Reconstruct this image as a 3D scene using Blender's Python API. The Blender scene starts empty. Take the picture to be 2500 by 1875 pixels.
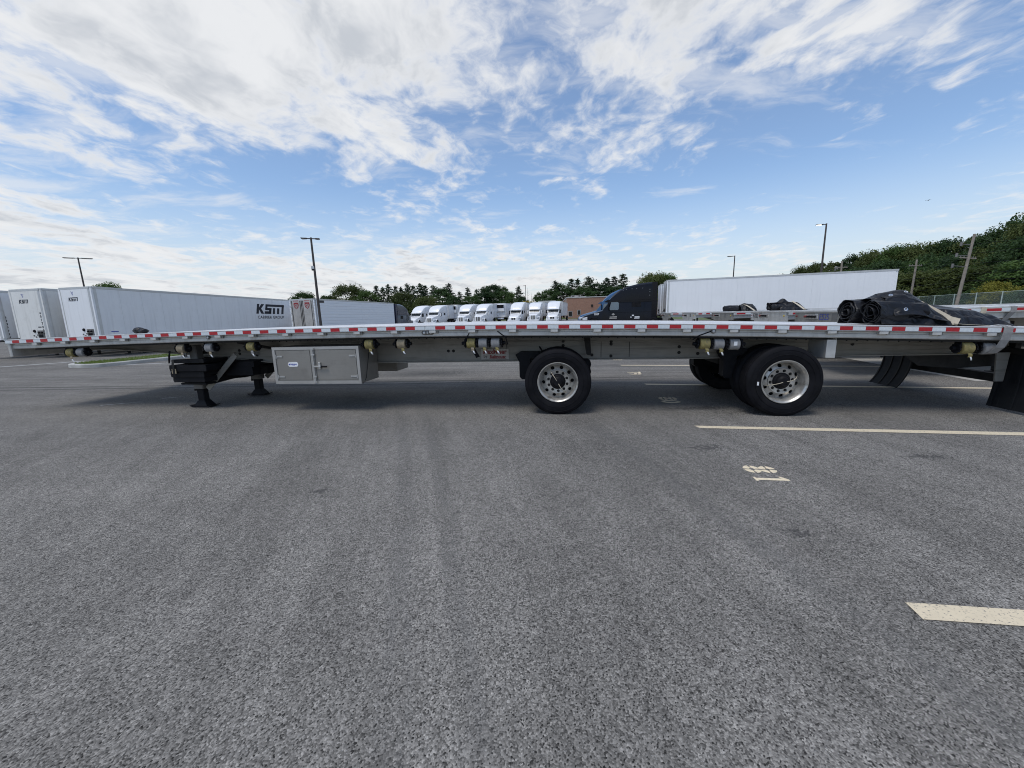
import bpy, bmesh, math, random
from math import sin, cos, pi, radians, sqrt, atan, atan2, hypot
from mathutils import Vector, Matrix, noise
R = radians
scn = bpy.context.scene
COL = scn.collection

# ------------------------------------------------------------------ camera
CAMZ = 1.485
cam_d = bpy.data.cameras.new('camera')
cam_d.sensor_fit = 'HORIZONTAL'; cam_d.sensor_width = 36.0
cam_d.lens = 36.0 * 939.0 / 2500.0
cam_d.clip_start = 0.05; cam_d.clip_end = 3000
cam = bpy.data.objects.new('camera', cam_d); COL.objects.link(cam)
PITCH = atan((937.5 - 770.0) / 939.0); ROLL = atan(0.028)
fwd = Vector((0, cos(PITCH), -sin(PITCH))); up0 = Vector((0, sin(PITCH), cos(PITCH))); rt0 = Vector((1, 0, 0))
rt = rt0 * cos(ROLL) - up0 * sin(ROLL); up = up0 * cos(ROLL) + rt0 * sin(ROLL)
cam.matrix_world = Matrix(((rt.x, up.x, -fwd.x, 0), (rt.y, up.y, -fwd.y, 0), (rt.z, up.z, -fwd.z, CAMZ), (0, 0, 0, 1)))
scn.camera = cam

# ------------------------------------------------------------------ render / exposure
scn.view_settings.view_transform = 'Standard'; scn.view_settings.look = 'None'
scn.view_settings.gamma = 1.0; scn.view_settings.use_curve_mapping = False
scn.view_settings.exposure = 0.0
scn.render.engine = 'CYCLES'
scn.cycles.max_bounces = 4; scn.cycles.diffuse_bounces = 3; scn.cycles.glossy_bounces = 3; scn.cycles.transparent_max_bounces = 10
scn.cycles.use_denoising = True
scn.cycles.pixel_filter_type = 'BLACKMAN_HARRIS'; scn.cycles.filter_width = 1.05

# ------------------------------------------------------------------ sun (veiled by cloud) and sky
SUN_EL, SUN_AZ = R(66), R(-140)          # azimuth measured from +Y towards +X
sun_d = bpy.data.lights.new('sun', 'SUN'); sun_d.energy = 1.95; sun_d.angle = R(24); sun_d.color = (1.0, 0.96, 0.9)
sun = bpy.data.objects.new('sun', sun_d); COL.objects.link(sun)
to_sun = Vector((sin(SUN_AZ) * cos(SUN_EL), cos(SUN_AZ) * cos(SUN_EL), sin(SUN_EL)))
sun.rotation_euler = (-to_sun).to_track_quat('-Z', 'Y').to_euler()

W = bpy.data.worlds.new('World'); scn.world = W; W.use_nodes = True
wt = W.node_tree; wt.nodes.clear()


class NT:
    """tiny helper for writing node graphs"""
    def __init__(s, t): s.t = t
    def n(s, typ, **k):
        nd = s.t.nodes.new('ShaderNode' + typ)
        for a, b in k.items():
            setattr(nd, a, b)
        return nd
    def l(s, a, b): s.t.links.new(a, b)
    def put(s, sock, v):
        if hasattr(v, 'is_linked') or isinstance(v, bpy.types.NodeSocket): s.l(v, sock)
        else: sock.default_value = v
    def math(s, op, a, b=0.0, c=0.0, clamp=False):
        nd = s.n('Math', operation=op, use_clamp=clamp)
        for i, v in enumerate((a, b, c)): s.put(nd.inputs[i], v)
        return nd.outputs[0]
    def vmath(s, op, a, b=None):
        nd = s.n('VectorMath', operation=op)
        s.put(nd.inputs[0], a)
        if b is not None: s.put(nd.inputs[1], b)
        return nd.outputs['Value'] if op in ('DOT_PRODUCT', 'LENGTH', 'DISTANCE') else nd.outputs[0]
    def ramp(s, v, a, b, lo=0.0, hi=1.0, smooth=True):
        nd = s.n('MapRange', interpolation_type='SMOOTHSTEP' if smooth else 'LINEAR')
        s.put(nd.inputs[0], v); s.put(nd.inputs[1], a); s.put(nd.inputs[2], b); s.put(nd.inputs[3], lo); s.put(nd.inputs[4], hi)
        return nd.outputs[0]
    def noise(s, vec, scale, detail=4.0, rough=0.55, dist=0.0, lac=2.0, dim=None):
        nd = s.n('TexNoise', noise_dimensions=dim or getattr(s, 'dim', '3D'))
        s.put(nd.inputs['Vector'], vec)
        nd.inputs['Scale'].default_value = scale; nd.inputs['Detail'].default_value = detail
        nd.inputs['Roughness'].default_value = rough; nd.inputs['Lacunarity'].default_value = lac; nd.inputs['Distortion'].default_value = dist
        return nd.outputs['Fac']
    def mix(s, f, a, b, mode='MIX'):
        nd = s.n('Mix', data_type='RGBA', blend_type=mode)
        s.put(nd.inputs[0], f)
        for sock, v in ((nd.inputs[6], a), (nd.inputs[7], b)):
            if isinstance(v, tuple) and len(v) == 3: v = (*v, 1)
            s.put(sock, v)
        return nd.outputs[2]
    def mapv(s, vec, loc=(0, 0, 0), rot=(0, 0, 0), sc=(1, 1, 1)):
        nd = s.n('Mapping'); s.l(vec, nd.inputs[0])
        nd.inputs[1].default_value = loc; nd.inputs[2].default_value = rot; nd.inputs[3].default_value = sc
        return nd.outputs[0]


def pix_dir(x, y):
    d = fwd + rt * ((x - 1250) / 939.0) - up * ((y - 937.5) / 939.0)
    return d.normalized()


BANKS = [(-0.678, 0.603, 0.420, 14, 0.039), (-0.547, 0.689, 0.475, 14, -0.276), (-0.357, 0.772, 0.526, 14, -0.135), (-0.123, 0.823, 0.554, 14, -0.025), (0.101, 0.828, 0.552, 14, -0.332), (0.327, 0.789, 0.520, 14, 0.026), (0.532, 0.710, 0.462, 14, 0.209), (0.685, 0.613, 0.394, 14, 0.243), (-0.716, 0.614, 0.332, 22, 0.441), (-0.588, 0.714, 0.379, 22, 0.453), (-0.393, 0.815, 0.426, 22, 0.347), (-0.141, 0.880, 0.453, 22, 0.591), (0.107, 0.887, 0.450, 22, 0.117), (0.353, 0.837, 0.418, 22, 0.448), (0.568, 0.739, 0.363, 22, -0.228), (0.719, 0.626, 0.302, 22, 0.129), (-0.742, 0.619, 0.256, 32, -0.116), (-0.618, 0.729, 0.294, 32, 0.099), (-0.420, 0.844, 0.333, 32, 0.094), (-0.154, 0.922, 0.356, 32, -0.051), (0.111, 0.929, 0.352, 32, -0.019), (0.373, 0.870, 0.323, 32, -0.112), (0.594, 0.757, 0.274, 32, -0.361), (0.742, 0.632, 0.222, 32, -0.102), (-0.763, 0.620, 0.180, 32, -0.353), (-0.643, 0.737, 0.207, 32, -0.776), (-0.444, 0.865, 0.234, 32, -0.818), (-0.167, 0.954, 0.250, 32, -0.547), (0.114, 0.963, 0.245, 32, -0.383), (0.390, 0.894, 0.220, 32, -0.319), (0.614, 0.768, 0.182, 32, 0.067), (0.760, 0.634, 0.143, 32, -0.265), (-0.780, 0.617, 0.099, 32, 0.353), (-0.664, 0.740, 0.112, 32, 0.458), (-0.464, 0.877, 0.124, 32, 0.585), (-0.179, 0.975, 0.129, 32, 0.478), (0.116, 0.986, 0.122, 32, 0.348), (0.402, 0.910, 0.105, 32, 0.174), (0.630, 0.773, 0.081, 32, 0.122), (0.773, 0.631, 0.059, 32, 0.130)]


def build_sky():
    g = NT(wt); g.dim = '2D'
    sky = g.n('TexSky', sky_type='NISHITA'); sky.sun_disc = False
    sky.sun_elevation = SUN_EL; sky.sun_rotation = SUN_AZ
    sky.air_density = 1.0; sky.dust_density = 0.6; sky.ozone_density = 2.2
    tc = g.n('TexCoord'); D = tc.outputs['Generated']
    sep = g.n('SeparateXYZ'); g.l(D, sep.inputs[0])
    dz = sep.outputs[2]
    # cloud plane coordinates (perspective towards the horizon)
    den = g.math('ADD', g.math('MAXIMUM', dz, 0.0), 0.10)
    cb = g.n('CombineXYZ'); g.l(g.math('DIVIDE', sep.outputs[0], den), cb.inputs[0]); g.l(g.math('DIVIDE', sep.outputs[1], den), cb.inputs[1])
    P = cb.outputs[0]
    # gentle domain warp gives torn edges
    wn = g.n('TexNoise', noise_dimensions='2D'); g.l(P, wn.inputs['Vector']); wn.inputs['Scale'].default_value = 2.2; wn.inputs['Detail'].default_value = 3
    warp = g.n('VectorMath', operation='MULTIPLY_ADD')
    g.l(wn.outputs['Color'], warp.inputs[0]); warp.inputs[1].default_value = (0.22, 0.22, 0); g.l(P, warp.inputs[2])
    Pw = warp.outputs[0]
    big = g.noise(g.mapv(Pw, (3.1, 1.7, 0), (0, 0, 0.5), (1.0, 0.8, 1)), 1.3, 5, 0.6)
    fine = g.noise(g.mapv(Pw, (7.3, 2.2, 0), (0, 0, 0.5), (1.2, 0.9, 1)), 4.6, 6, 0.6)
    wisp = g.noise(g.mapv(Pw, (1.3, 5.2, 0), (0, 0, -0.35), (0.8, 2.0, 1)), 1.7, 6, 0.6)
    base = g.math('ADD', g.math('MULTIPLY', big, 0.70), g.math('MULTIPLY', fine, 0.62))
    base = g.math('SUBTRACT', base, 0.16)
    # broad cloud banks of this sky: (direction, tightness, weight)
    cov = 0.06
    for x, y, z, k, w in BANKS:
        e = g.math('EXPONENT', g.math('SUBTRACT', g.vmath('DOT_PRODUCT', D, (x * k, y * k, z * k)), float(k)))
        cov = g.math('MULTIPLY_ADD', e, float(w), cov)
    dens = g.math('ADD', g.math('SUBTRACT', base, 0.60), cov)
    thick = g.math('MULTIPLY', g.ramp(dens, -0.04, 0.22), 0.96)
    thin = g.math('MULTIPLY', g.ramp(g.math('ADD', g.math('SUBTRACT', wisp, 0.56), g.math('MULTIPLY', cov, 0.7)), 0.0, 0.30), 0.55)
    alpha = g.math('MAXIMUM', thick, thin)
    # milky haze over the horizon
    haze = g.ramp(dz, 0.30, 0.0, 0.07, 0.88)
    body = g.ramp(dens, 0.10, 0.34)                       # deep parts of a bank are greyer
    det = g.ramp(g.noise(g.mapv(Pw, (2, 9, 0), (0, 0, 0.6), (1.2, 0.8, 1)), 2.3, 5, 0.58), 0.36, 0.64)
    shade = g.math('MULTIPLY', body, det, clamp=True)
    ccol = g.mix(shade, (0.85, 0.86, 0.875), (0.58, 0.61, 0.655))
    skyc = g.n('VectorMath', operation='MULTIPLY'); g.l(sky.outputs[0], skyc.inputs[0]); skyc.inputs[1].default_value = (SKYK * .88, SKYK * .96, SKYK * 1.02)
    a1 = g.mix(haze, skyc.outputs[0], (0.70, 0.745, 0.78))
    a2 = g.mix(alpha, a1, ccol)
    bg = g.n('Background'); g.l(a2, bg.inputs[0]); bg.inputs[1].default_value = 1.0
    out = g.n('OutputWorld'); g.l(bg.outputs[0], out.inputs[0])


SKYK = 0.165
build_sky()
W.cycles.sampling_method = 'MANUAL'; W.cycles.sample_map_resolution = 512


# ------------------------------------------------------------------ materials
MATS = {}


def pm(name, col, rough=0.6, metal=0.0, var=0.12, vs=3.0, bump=0.0, bs=40.0, streak=None, dirt=None, spec=0.5, coat=0.0, sc=(1, 1, 1), emit=None):
    """procedural material: base colour broken up by noise, optional grain streaks, dirt blotches and bump"""
    if name in MATS: return MATS[name]
    m = bpy.data.materials.new(name); m.use_nodes = True; t = m.node_tree; t.nodes.clear(); g = NT(t)
    out = g.n('OutputMaterial'); b = g.n('BsdfPrincipled'); g.l(b.outputs[0], out.inputs[0])
    tc = g.n('TexCoord'); P = g.mapv(tc.outputs['Object'], sc=sc)
    n1 = g.noise(P, vs, 5, 0.6)
    lo = tuple(max(0, c * (1 - var)) for c in col); hi = tuple(min(1, c * (1 + var)) for c in col)
    c = g.mix(g.ramp(n1, 0.3, 0.7), lo, hi)
    if streak:
        s_col, s_scale, s_amt, s_dir = streak
        n2 = g.noise(g.mapv(tc.outputs['Object'], sc=s_dir), s_scale, 4, 0.65)
        c = g.mix(g.math('MULTIPLY', g.ramp(n2, 0.48, 0.75), s_amt), c, s_col)
    if dirt:
        d_col, d_scale, d_amt = dirt
        n3 = g.noise(P, d_scale, 6, 0.7)
        c = g.mix(g.math('MULTIPLY', g.ramp(n3, 0.5, 0.72), d_amt), c, d_col)
    g.l(c, b.inputs['Base Color'])
    g.l(g.ramp(n1, 0.2, 0.8, max(0.02, rough - 0.08), min(1, rough + 0.08)), b.inputs['Roughness'])
    b.inputs['Metallic'].default_value = metal
    b.inputs['Specular IOR Level'].default_value = spec
    if coat: b.inputs['Coat Weight'].default_value = coat; b.inputs['Coat Roughness'].default_value = 0.08
    if bump:
        bn = g.n('Bump'); bn.inputs['Strength'].default_value = bump; bn.inputs['Distance'].default_value = 0.02
        g.l(g.noise(P, bs, 4, 0.6), bn.inputs['Height']); g.l(bn.outputs[0], b.inputs['Normal'])
    if emit:
        b.inputs['Emission Color'].default_value = (*emit[0], 1); b.inputs['Emission Strength'].default_value = emit[1]
    MATS[name] = m
    return m


def asphalt():
    m = bpy.data.materials.new('asphalt'); m.use_nodes = True; t = m.node_tree; t.nodes.clear(); g = NT(t); g.dim = '2D'
    out = g.n('OutputMaterial'); b = g.n('BsdfPrincipled'); g.l(b.outputs[0], out.inputs[0])
    P = g.n('NewGeometry').outputs['Position']
    sp = g.n('SeparateXYZ'); g.l(P, sp.inputs[0]); X, Y = sp.outputs[0], sp.outputs[1]
    v1 = g.n('TexVoronoi', voronoi_dimensions='2D'); v1.inputs['Scale'].default_value = 160; g.l(P, v1.inputs['Vector'])
    v2 = g.n('TexVoronoi', voronoi_dimensions='2D'); v2.inputs['Scale'].default_value = 60; g.l(P, v2.inputs['Vector'])
    v3 = g.n('TexVoronoi', voronoi_dimensions='2D'); v3.inputs['Scale'].default_value = 26; g.l(P, v3.inputs['Vector'])
    stone = [g.vmath('DOT_PRODUCT', v.outputs['Color'], (.34, .33, .33)) for v in (v1, v2, v3)]
    grain = g.math('SUBTRACT', 1.0, v1.outputs['Distance'])
    mot = g.noise(P, 19, 4, 0.7)
    med = g.noise(P, 1.6, 5, 0.62)
    big = g.noise(P, 0.21, 3, 0.6)
    agg = g.n('TexVoronoi', voronoi_dimensions='2D'); agg.inputs['Scale'].default_value = 95; g.l(P, agg.inputs['Vector'])
    # wheel tracks: soft bands running away under the trailer, bending slightly
    u = g.math('ADD', g.math('ADD', X, g.math('MULTIPLY', Y, 0.20)), g.math('MULTIPLY', g.math('MULTIPLY', X, Y), -0.035))
    cb = g.n('CombineXYZ'); g.l(u, cb.inputs[0]); g.l(g.math('MULTIPLY', Y, 0.10), cb.inputs[1])
    band = g.noise(cb.outputs[0], 1.9, 3, 0.6)
    tread = g.noise(cb.outputs[0], 13.0, 3, 0.6)
    near = g.ramp(Y, 7.5, 4.5)
    # lanes across the back of the lot
    cb2 = g.n('CombineXYZ'); g.l(g.math('MULTIPLY', X, 0.06), cb2.inputs[0]); g.l(g.math('ADD', Y, g.math('MULTIPLY', X, 0.16)), cb2.inputs[1])
    lane = g.noise(cb2.outputs[0], 2.6, 4, 0.62)
    far = g.ramp(Y, 6.0, 10.0)
    k = g.ramp(stone[0], 0.15, 0.85, 0.18, 1.82, False)
    k = g.math('MULTIPLY', k, g.ramp(stone[1], 0.15, 0.85, 0.78, 1.22, False))
    k = g.math('MULTIPLY', k, g.ramp(stone[2], 0.15, 0.85, 0.93, 1.07, False))
    k = g.math('MULTIPLY', k, g.ramp(med, 0.3, 0.7, 0.93, 1.07))
    k = g.math('MULTIPLY', k, g.ramp(big, 0.3, 0.7, 0.93, 1.07))
    k = g.math('MULTIPLY', k, g.math('ADD', 1.0, g.math('MULTIPLY', g.math('ADD', g.ramp(band, 0.33, 0.67, -0.085, 0.08), g.ramp(tread, 0.35, 0.65, -0.05, 0.05)), near)))
    k = g.math('MULTIPLY', k, g.math('ADD', g.math('MULTIPLY', g.ramp(lane, 0.35, 0.7, -0.17, 0.12), far), 1.0))
    chip = g.math('MULTIPLY', g.ramp(agg.outputs['Distance'], 0.26, 0.12), g.ramp(agg.outputs['Color'], 0.66, 0.9))
    c = g.n('VectorMath', operation='SCALE'); c.inputs[0].default_value = (0.168, 0.158, 0.143); g.l(k, c.inputs[3])
    c2 = g.mix(g.math('MULTIPLY', chip, 0.55), c.outputs[0], (0.36, 0.355, 0.34))
    # a pair of darker tyre tracks curving through the middle
    tr = None
    for u0, w in ((-.17, .10), (.13, .09), (1.95, .12)):
        e = g.math('MULTIPLY', g.ramp(g.math('ABSOLUTE', g.math('SUBTRACT', g.math('ADD', u, g.math('MULTIPLY', med, .12)), u0)), w, w * .3), g.ramp(g.math('ADD', tread, med), .75, 1.15, .1, .55))
        tr = e if tr is None else g.math('MAXIMUM', tr, e)
    c2 = g.mix(g.math('MULTIPLY', tr, g.math('MULTIPLY', near, .55)), c2, (0.095, 0.093, 0.09))
    # oil drips and scuffs with ragged edges
    spot = None
    for x, y, rx, ry in ((2.13, 4.03, .17, .10), (4.06, 3.59, .20, .06), (-2.1, 10.3, .9, .42), (2.9, 5.75, .5, .12), (9.4, 10.3, .55, .5), (3.7, 5.45, .6, .14), (1.9, 2.35, .07, .05), (-1.7, 3.2, .06, .05)):
        d = g.n('VectorMath', operation='MULTIPLY'); g.l(P, d.inputs[0]); d.inputs[1].default_value = (1 / rx, 1 / ry, 0)
        dd = g.math('ADD', g.vmath('DISTANCE', d.outputs[0], (x / rx, y / ry, 0)), g.math('MULTIPLY', g.math('SUBTRACT', mot, 0.5), 5.0))
        e = g.ramp(dd, 1.15, 0.35)
        spot = e if spot is None else g.math('MAXIMUM', spot, e)
    c3 = g.mix(g.math('MULTIPLY', spot, 0.6), c2, (0.030, 0.030, 0.031))
    # twin black skid line
    ln = g.math('ADD', g.math('ADD', Y, g.math('MULTIPLY', X, 0.052)), g.math('MULTIPLY', g.math('MULTIPLY', X, X), -0.0011))
    sk = None
    for c0, wd in ((8.62, .035), (8.93, .035)):
        e = g.ramp(g.math('ABSOLUTE', g.math('SUBTRACT', ln, c0)), wd * 2.2, wd * .5)
        sk = e if sk is None else g.math('MAXIMUM', sk, e)
    sk = g.math('MULTIPLY', sk, g.ramp(X, 4.2, 2.2))
    c4 = g.mix(g.math('MULTIPLY', sk, 0.6), c3, (0.035, 0.035, 0.036))
    # curved rubber marks further back
    rr = g.vmath('DISTANCE', P, (5.6, 15.6, 0)); arcs = None
    for r0 in (2.6, 3.05, 5.2, 5.5):
        e = g.ramp(g.math('ABSOLUTE', g.math('SUBTRACT', rr, r0)), .10, .02)
        arcs = e if arcs is None else g.math('MAXIMUM', arcs, e)
    c5 = g.mix(g.math('MULTIPLY', arcs, g.ramp(med, 0.4, 0.6, 0.05, 0.5)), c4, (0.04, 0.04, 0.041))
    g.l(c5, b.inputs['Base Color'])
    b.inputs['Roughness'].default_value = 0.9; b.inputs['Specular IOR Level'].default_value = 0.2
    bn = g.n('Bump'); bn.inputs['Strength'].default_value = 0.6; bn.inputs['Distance'].default_value = 0.004
    g.l(grain, bn.inputs['Height']); g.l(bn.outputs[0], b.inputs['Normal'])
    return m


def tarp_mat():
    """vinyl sheet with sharp creases"""
    m = bpy.data.materials.new('black_vinyl_tarp'); m.use_nodes = True; t = m.node_tree; t.nodes.clear(); g = NT(t)
    out = g.n('OutputMaterial'); b = g.n('BsdfPrincipled'); g.l(b.outputs[0], out.inputs[0])
    P = g.n('TexCoord').outputs['Object']
    n1 = g.noise(P, 2.4, 2, 0.5, 0.8); n2 = g.noise(g.mapv(P, rot=(.3, .5, .8), sc=(1, 2.4, 1)), 3.6, 2, 0.5, 1.0)
    r1 = g.math('SUBTRACT', 1.0, g.math('MULTIPLY', g.math('ABSOLUTE', g.math('SUBTRACT', n1, .5)), 5.0), clamp=True)
    r2 = g.math('SUBTRACT', 1.0, g.math('MULTIPLY', g.math('ABSOLUTE', g.math('SUBTRACT', n2, .5)), 5.0), clamp=True)
    h = g.math('ADD', r1, g.math('MULTIPLY', r2, .8))
    g.l(g.mix(g.ramp(g.noise(P, 3.0, 5, .65), .45, .7), (0.008, 0.0085, 0.011), (0.020, 0.020, 0.022)), b.inputs['Base Color'])
    b.inputs['Roughness'].default_value = 0.40; b.inputs['Specular IOR Level'].default_value = 0.27
    bn = g.n('Bump'); bn.inputs['Strength'].default_value = 0.35; bn.inputs['Distance'].default_value = 0.05
    g.l(h, bn.inputs['Height']); g.l(bn.outputs[0], b.inputs['Normal'])
    return m


def paint_mat(name, col):
    """worn thermoplastic road paint: lets asphalt-coloured pits show through"""
    m = bpy.data.materials.new(name); m.use_nodes = True; t = m.node_tree; t.nodes.clear(); g = NT(t)
    out = g.n('OutputMaterial'); b = g.n('BsdfPrincipled'); g.l(b.outputs[0], out.inputs[0])
    P = g.n('NewGeometry').outputs['Position']
    k = g.math('MULTIPLY', g.ramp(g.noise(P, 85, 4, 0.7), 0.32, 0.44), g.ramp(g.noise(P, 11, 6, 0.8), 0.27, 0.40))
    c = g.mix(k, (0.12, 0.12, 0.125), g.mix(g.noise(P, 14, 4, 0.6), tuple(x * .8 for x in col), col))
    g.l(c, b.inputs['Base Color']); b.inputs['Roughness'].default_value = 0.8; b.inputs['Specular IOR Level'].default_value = 0.2
    return m


def leaf_mat(name, a, b_, trans=0.25):
    m = bpy.data.materials.new(name); m.use_nodes = True; t = m.node_tree; t.nodes.clear(); g = NT(t)
    out = g.n('OutputMaterial'); b = g.n('BsdfPrincipled')
    P = g.n('TexCoord').outputs['Object']
    oi = g.n('ObjectInfo')
    r = g.math('ADD', g.math('MULTIPLY', g.noise(P, 0.9, 3, 0.6), 0.7), g.math('MULTIPLY', oi.outputs['Random'], 0.55))
    g.l(g.mix(g.ramp(r, 0.3, 0.85), a, b_), b.inputs['Base Color'])
    b.inputs['Roughness'].default_value = 0.65; b.inputs['Specular IOR Level'].default_value = 0.25
    tr = g.n('BsdfTranslucent'); tr.inputs[0].default_value = (*[min(1, x * 1.5) for x in b_], 1)
    mx = g.n('MixShader'); mx.inputs[0].default_value = trans
    g.l(b.outputs[0], mx.inputs[1]); g.l(tr.outputs[0], mx.inputs[2]); g.l(mx.outputs[0], out.inputs[0])
    return m


def brick_mat():
    m = bpy.data.materials.new('brickwork'); m.use_nodes = True; t = m.node_tree; t.nodes.clear(); g = NT(t)
    out = g.n('OutputMaterial'); b = g.n('BsdfPrincipled'); g.l(b.outputs[0], out.inputs[0])
    tc = g.n('TexCoord'); br = g.n('TexBrick')
    sp = g.n('SeparateXYZ'); g.l(tc.outputs['Object'], sp.inputs[0]); cb = g.n('CombineXYZ')
    g.l(g.math('ADD', sp.outputs[0], sp.outputs[1]), cb.inputs[0]); g.l(sp.outputs[2], cb.inputs[1])
    g.l(cb.outputs[0], br.inputs['Vector']); br.inputs['Scale'].default_value = 1.0
    br.inputs['Brick Width'].default_value = 0.4; br.inputs['Row Height'].default_value = 0.15; br.inputs['Mortar Size'].default_value = 0.012
    br.inputs['Color1'].default_value = (0.33, 0.165, 0.11, 1); br.inputs['Color2'].default_value = (0.26, 0.125, 0.085, 1); br.inputs['Mortar'].default_value = (0.33, 0.25, 0.2, 1)
    g.l(g.mix(g.math('MULTIPLY', g.noise(tc.outputs['Object'], 0.8, 4, .6), 0.2), br.outputs[0], (0.36, 0.22, 0.15)), b.inputs['Base Color'])
    b.inputs['Roughness'].default_value = 0.9
    return m


def chainlink_mat():
    m = bpy.data.materials.new('chainlink'); m.use_nodes = True; t = m.node_tree; t.nodes.clear(); g = NT(t)
    out = g.n('OutputMaterial'); b = g.n('BsdfPrincipled'); b.inputs['Base Color'].default_value = (0.30, 0.36, 0.33, 1); b.inputs['Roughness'].default_value = 0.6
    sp = g.n('SeparateXYZ'); g.l(g.n('TexCoord').outputs['Object'], sp.inputs[0])
    u = g.math('MULTIPLY', g.math('ADD', sp.outputs[0], sp.outputs[2]), 14.0); v = g.math('MULTIPLY', g.math('SUBTRACT', sp.outputs[0], sp.outputs[2]), 14.0)
    a = g.math('LESS_THAN', g.math('FRACT', u), 0.13); c = g.math('LESS_THAN', g.math('FRACT', v), 0.13)
    k = g.math('MAXIMUM', a, c)
    tr = g.n('BsdfTransparent'); mx = g.n('MixShader'); g.l(k, mx.inputs[0]); g.l(tr.outputs[0], mx.inputs[1]); g.l(b.outputs[0], mx.inputs[2]); g.l(mx.outputs[0], out.inputs[0])
    return m


def glass_mat(name, col, rough=0.05):
    m = pm(name, col, rough, 0.0, 0.05, 1.0, spec=0.9); return m


ASPH = asphalt()
CREAM = paint_mat('cream_road_paint', (0.74, 0.63, 0.45))
WHITEP = paint_mat('white_road_paint', (0.6, 0.6, 0.58))
ALU = pm('aluminium_rail', (0.54, 0.525, 0.495), 0.5, 0.5, 0.08, 6, 0.04, 60, streak=((0.33, 0.31, 0.28), 1.2, 0.6, (6, 6, 1.2)), dirt=((0.27, 0.25, 0.22), 4.0, 0.5))
ALU_TOP = pm('aluminium_deck', (0.66, 0.66, 0.66), 0.5, 0.35, 0.12, 2.0, 0.03, 80, streak=((0.36, 0.36, 0.36), 2.0, 0.5, (0.5, 9, 1)))
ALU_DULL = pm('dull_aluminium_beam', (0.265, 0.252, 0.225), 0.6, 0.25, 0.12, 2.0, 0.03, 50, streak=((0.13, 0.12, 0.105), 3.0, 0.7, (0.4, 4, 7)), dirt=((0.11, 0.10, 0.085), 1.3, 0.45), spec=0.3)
ALU_BOX = pm('toolbox_aluminium', (0.265, 0.25, 0.225), 0.45, 0.35, 0.08, 1.0, 0.02, 120, streak=((0.23, 0.215, 0.195), 9.0, 0.5, (0.3, 1, 6)), dirt=((0.17, 0.155, 0.14), 3.0, 0.4))
ALU_TRIM = pm('bright_aluminium_trim', (0.58, 0.57, 0.55), 0.4, 0.45, 0.08, 6, dirt=((0.36, 0.34, 0.31), 5.0, 0.5))
BOXTRIM = pm('toolbox_trim', (0.42, 0.405, 0.38), 0.4, 0.45, 0.06, 6)
RIM = pm('brushed_wheel_aluminium', (0.50, 0.48, 0.445), 0.36, 0.7, 0.12, 8, 0.02, 90, dirt=((0.13, 0.115, 0.095), 6.0, 0.75))
RUB = pm('tyre_rubber', (0.009, 0.009, 0.011), 0.7, 0, 0.3, 5, 0.06, 60, dirt=((0.020, 0.019, 0.018), 3.0, 0.5), spec=0.10)
FLAP = pm('mud_flap_rubber', (0.010, 0.011, 0.013), 0.6, 0, 0.3, 3, 0.05, 30, streak=((0.03, 0.03, 0.03), 3.0, 0.6, (1, 8, 0.6)), spec=0.12)
BLACK = pm('black_painted_steel', (0.010, 0.010, 0.012), 0.55, 0, 0.3, 4, 0.05, 40, dirt=((0.026, 0.024, 0.022), 5.0, 0.45), spec=0.12)
DARK = pm('dark_grimy_steel', (0.026, 0.025, 0.024), 0.65, 0.1, 0.3, 4, 0.05, 30, dirt=((0.05, 0.046, 0.042), 4.0, 0.5), spec=0.15)
GALV = pm('worn_grey_steel', (0.16, 0.152, 0.142), 0.6, 0.2, 0.15, 5, 0.04, 40, dirt=((0.08, 0.075, 0.07), 3.0, 0.5))
STEEL = pm('zinc_hardware', (0.5, 0.49, 0.47), 0.4, 0.7, 0.1, 20)
REDT = pm('red_reflective_tape', (0.40, 0.010, 0.016), 0.4, 0, 0.12, 30, dirt=((0.22, 0.02, 0.02), 9.0, 0.35))
WHT = pm('white_reflective_tape', (0.62, 0.66, 0.68), 0.4, 0, 0.06, 30, dirt=((0.45, 0.46, 0.46), 9.0, 0.35))
YEL = pm('yellow_webbing', (0.29, 0.235, 0.085), 0.85, 0, 0.25, 30, 0.1, 200, streak=((0.14, 0.125, 0.085), 5.0, 0.85, (30, 2, 2)), dirt=((0.11, 0.10, 0.08), 9.0, 0.6))
TAN = pm('faded_tan_webbing', (0.31, 0.25, 0.165), 0.85, 0, 0.15, 30, 0.1, 200, dirt=((0.25, 0.21, 0.15), 12, 0.5))
GREYW = pm('grey_webbing', (0.27, 0.262, 0.255), 0.85, 0, 0.12, 30, 0.1, 200, dirt=((0.22, 0.21, 0.2), 10, 0.4))
PALE = pm('pale_webbing', (0.50, 0.44, 0.34), 0.85, 0, 0.1, 20, 0.1, 200, dirt=((0.34, 0.29, 0.22), 6, 0.5))
TARP = tarp_mat()
REDINK = pm('dark_red_lettering', (0.19, 0.02, 0.02), 0.5)
BLKINK = pm('navy_black_lettering', (0.010, 0.012, 0.022), 0.5)
BLUINK = pm('blue_lettering', (0.03, 0.05, 0.32), 0.5)
WHTINK = pm('white_lettering', (0.75, 0.75, 0.75), 0.5)
PLATE = pm('sign_plate_grey', (0.36, 0.34, 0.315), 0.5, 0.2, 0.06, 6)
LENS = pm('clear_marker_lens', (0.52, 0.52, 0.52), 0.25, 0.3, 0.1, 20)
VANW = pm('white_trailer_panel', (0.80, 0.805, 0.81), 0.38, 0, 0.03, 0.8, 0.015, 3, streak=((0.62, 0.62, 0.62), 1.1, 0.45, (5, 5, 0.25)), dirt=((0.68, 0.67, 0.65), 0.9, 0.3))
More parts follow.
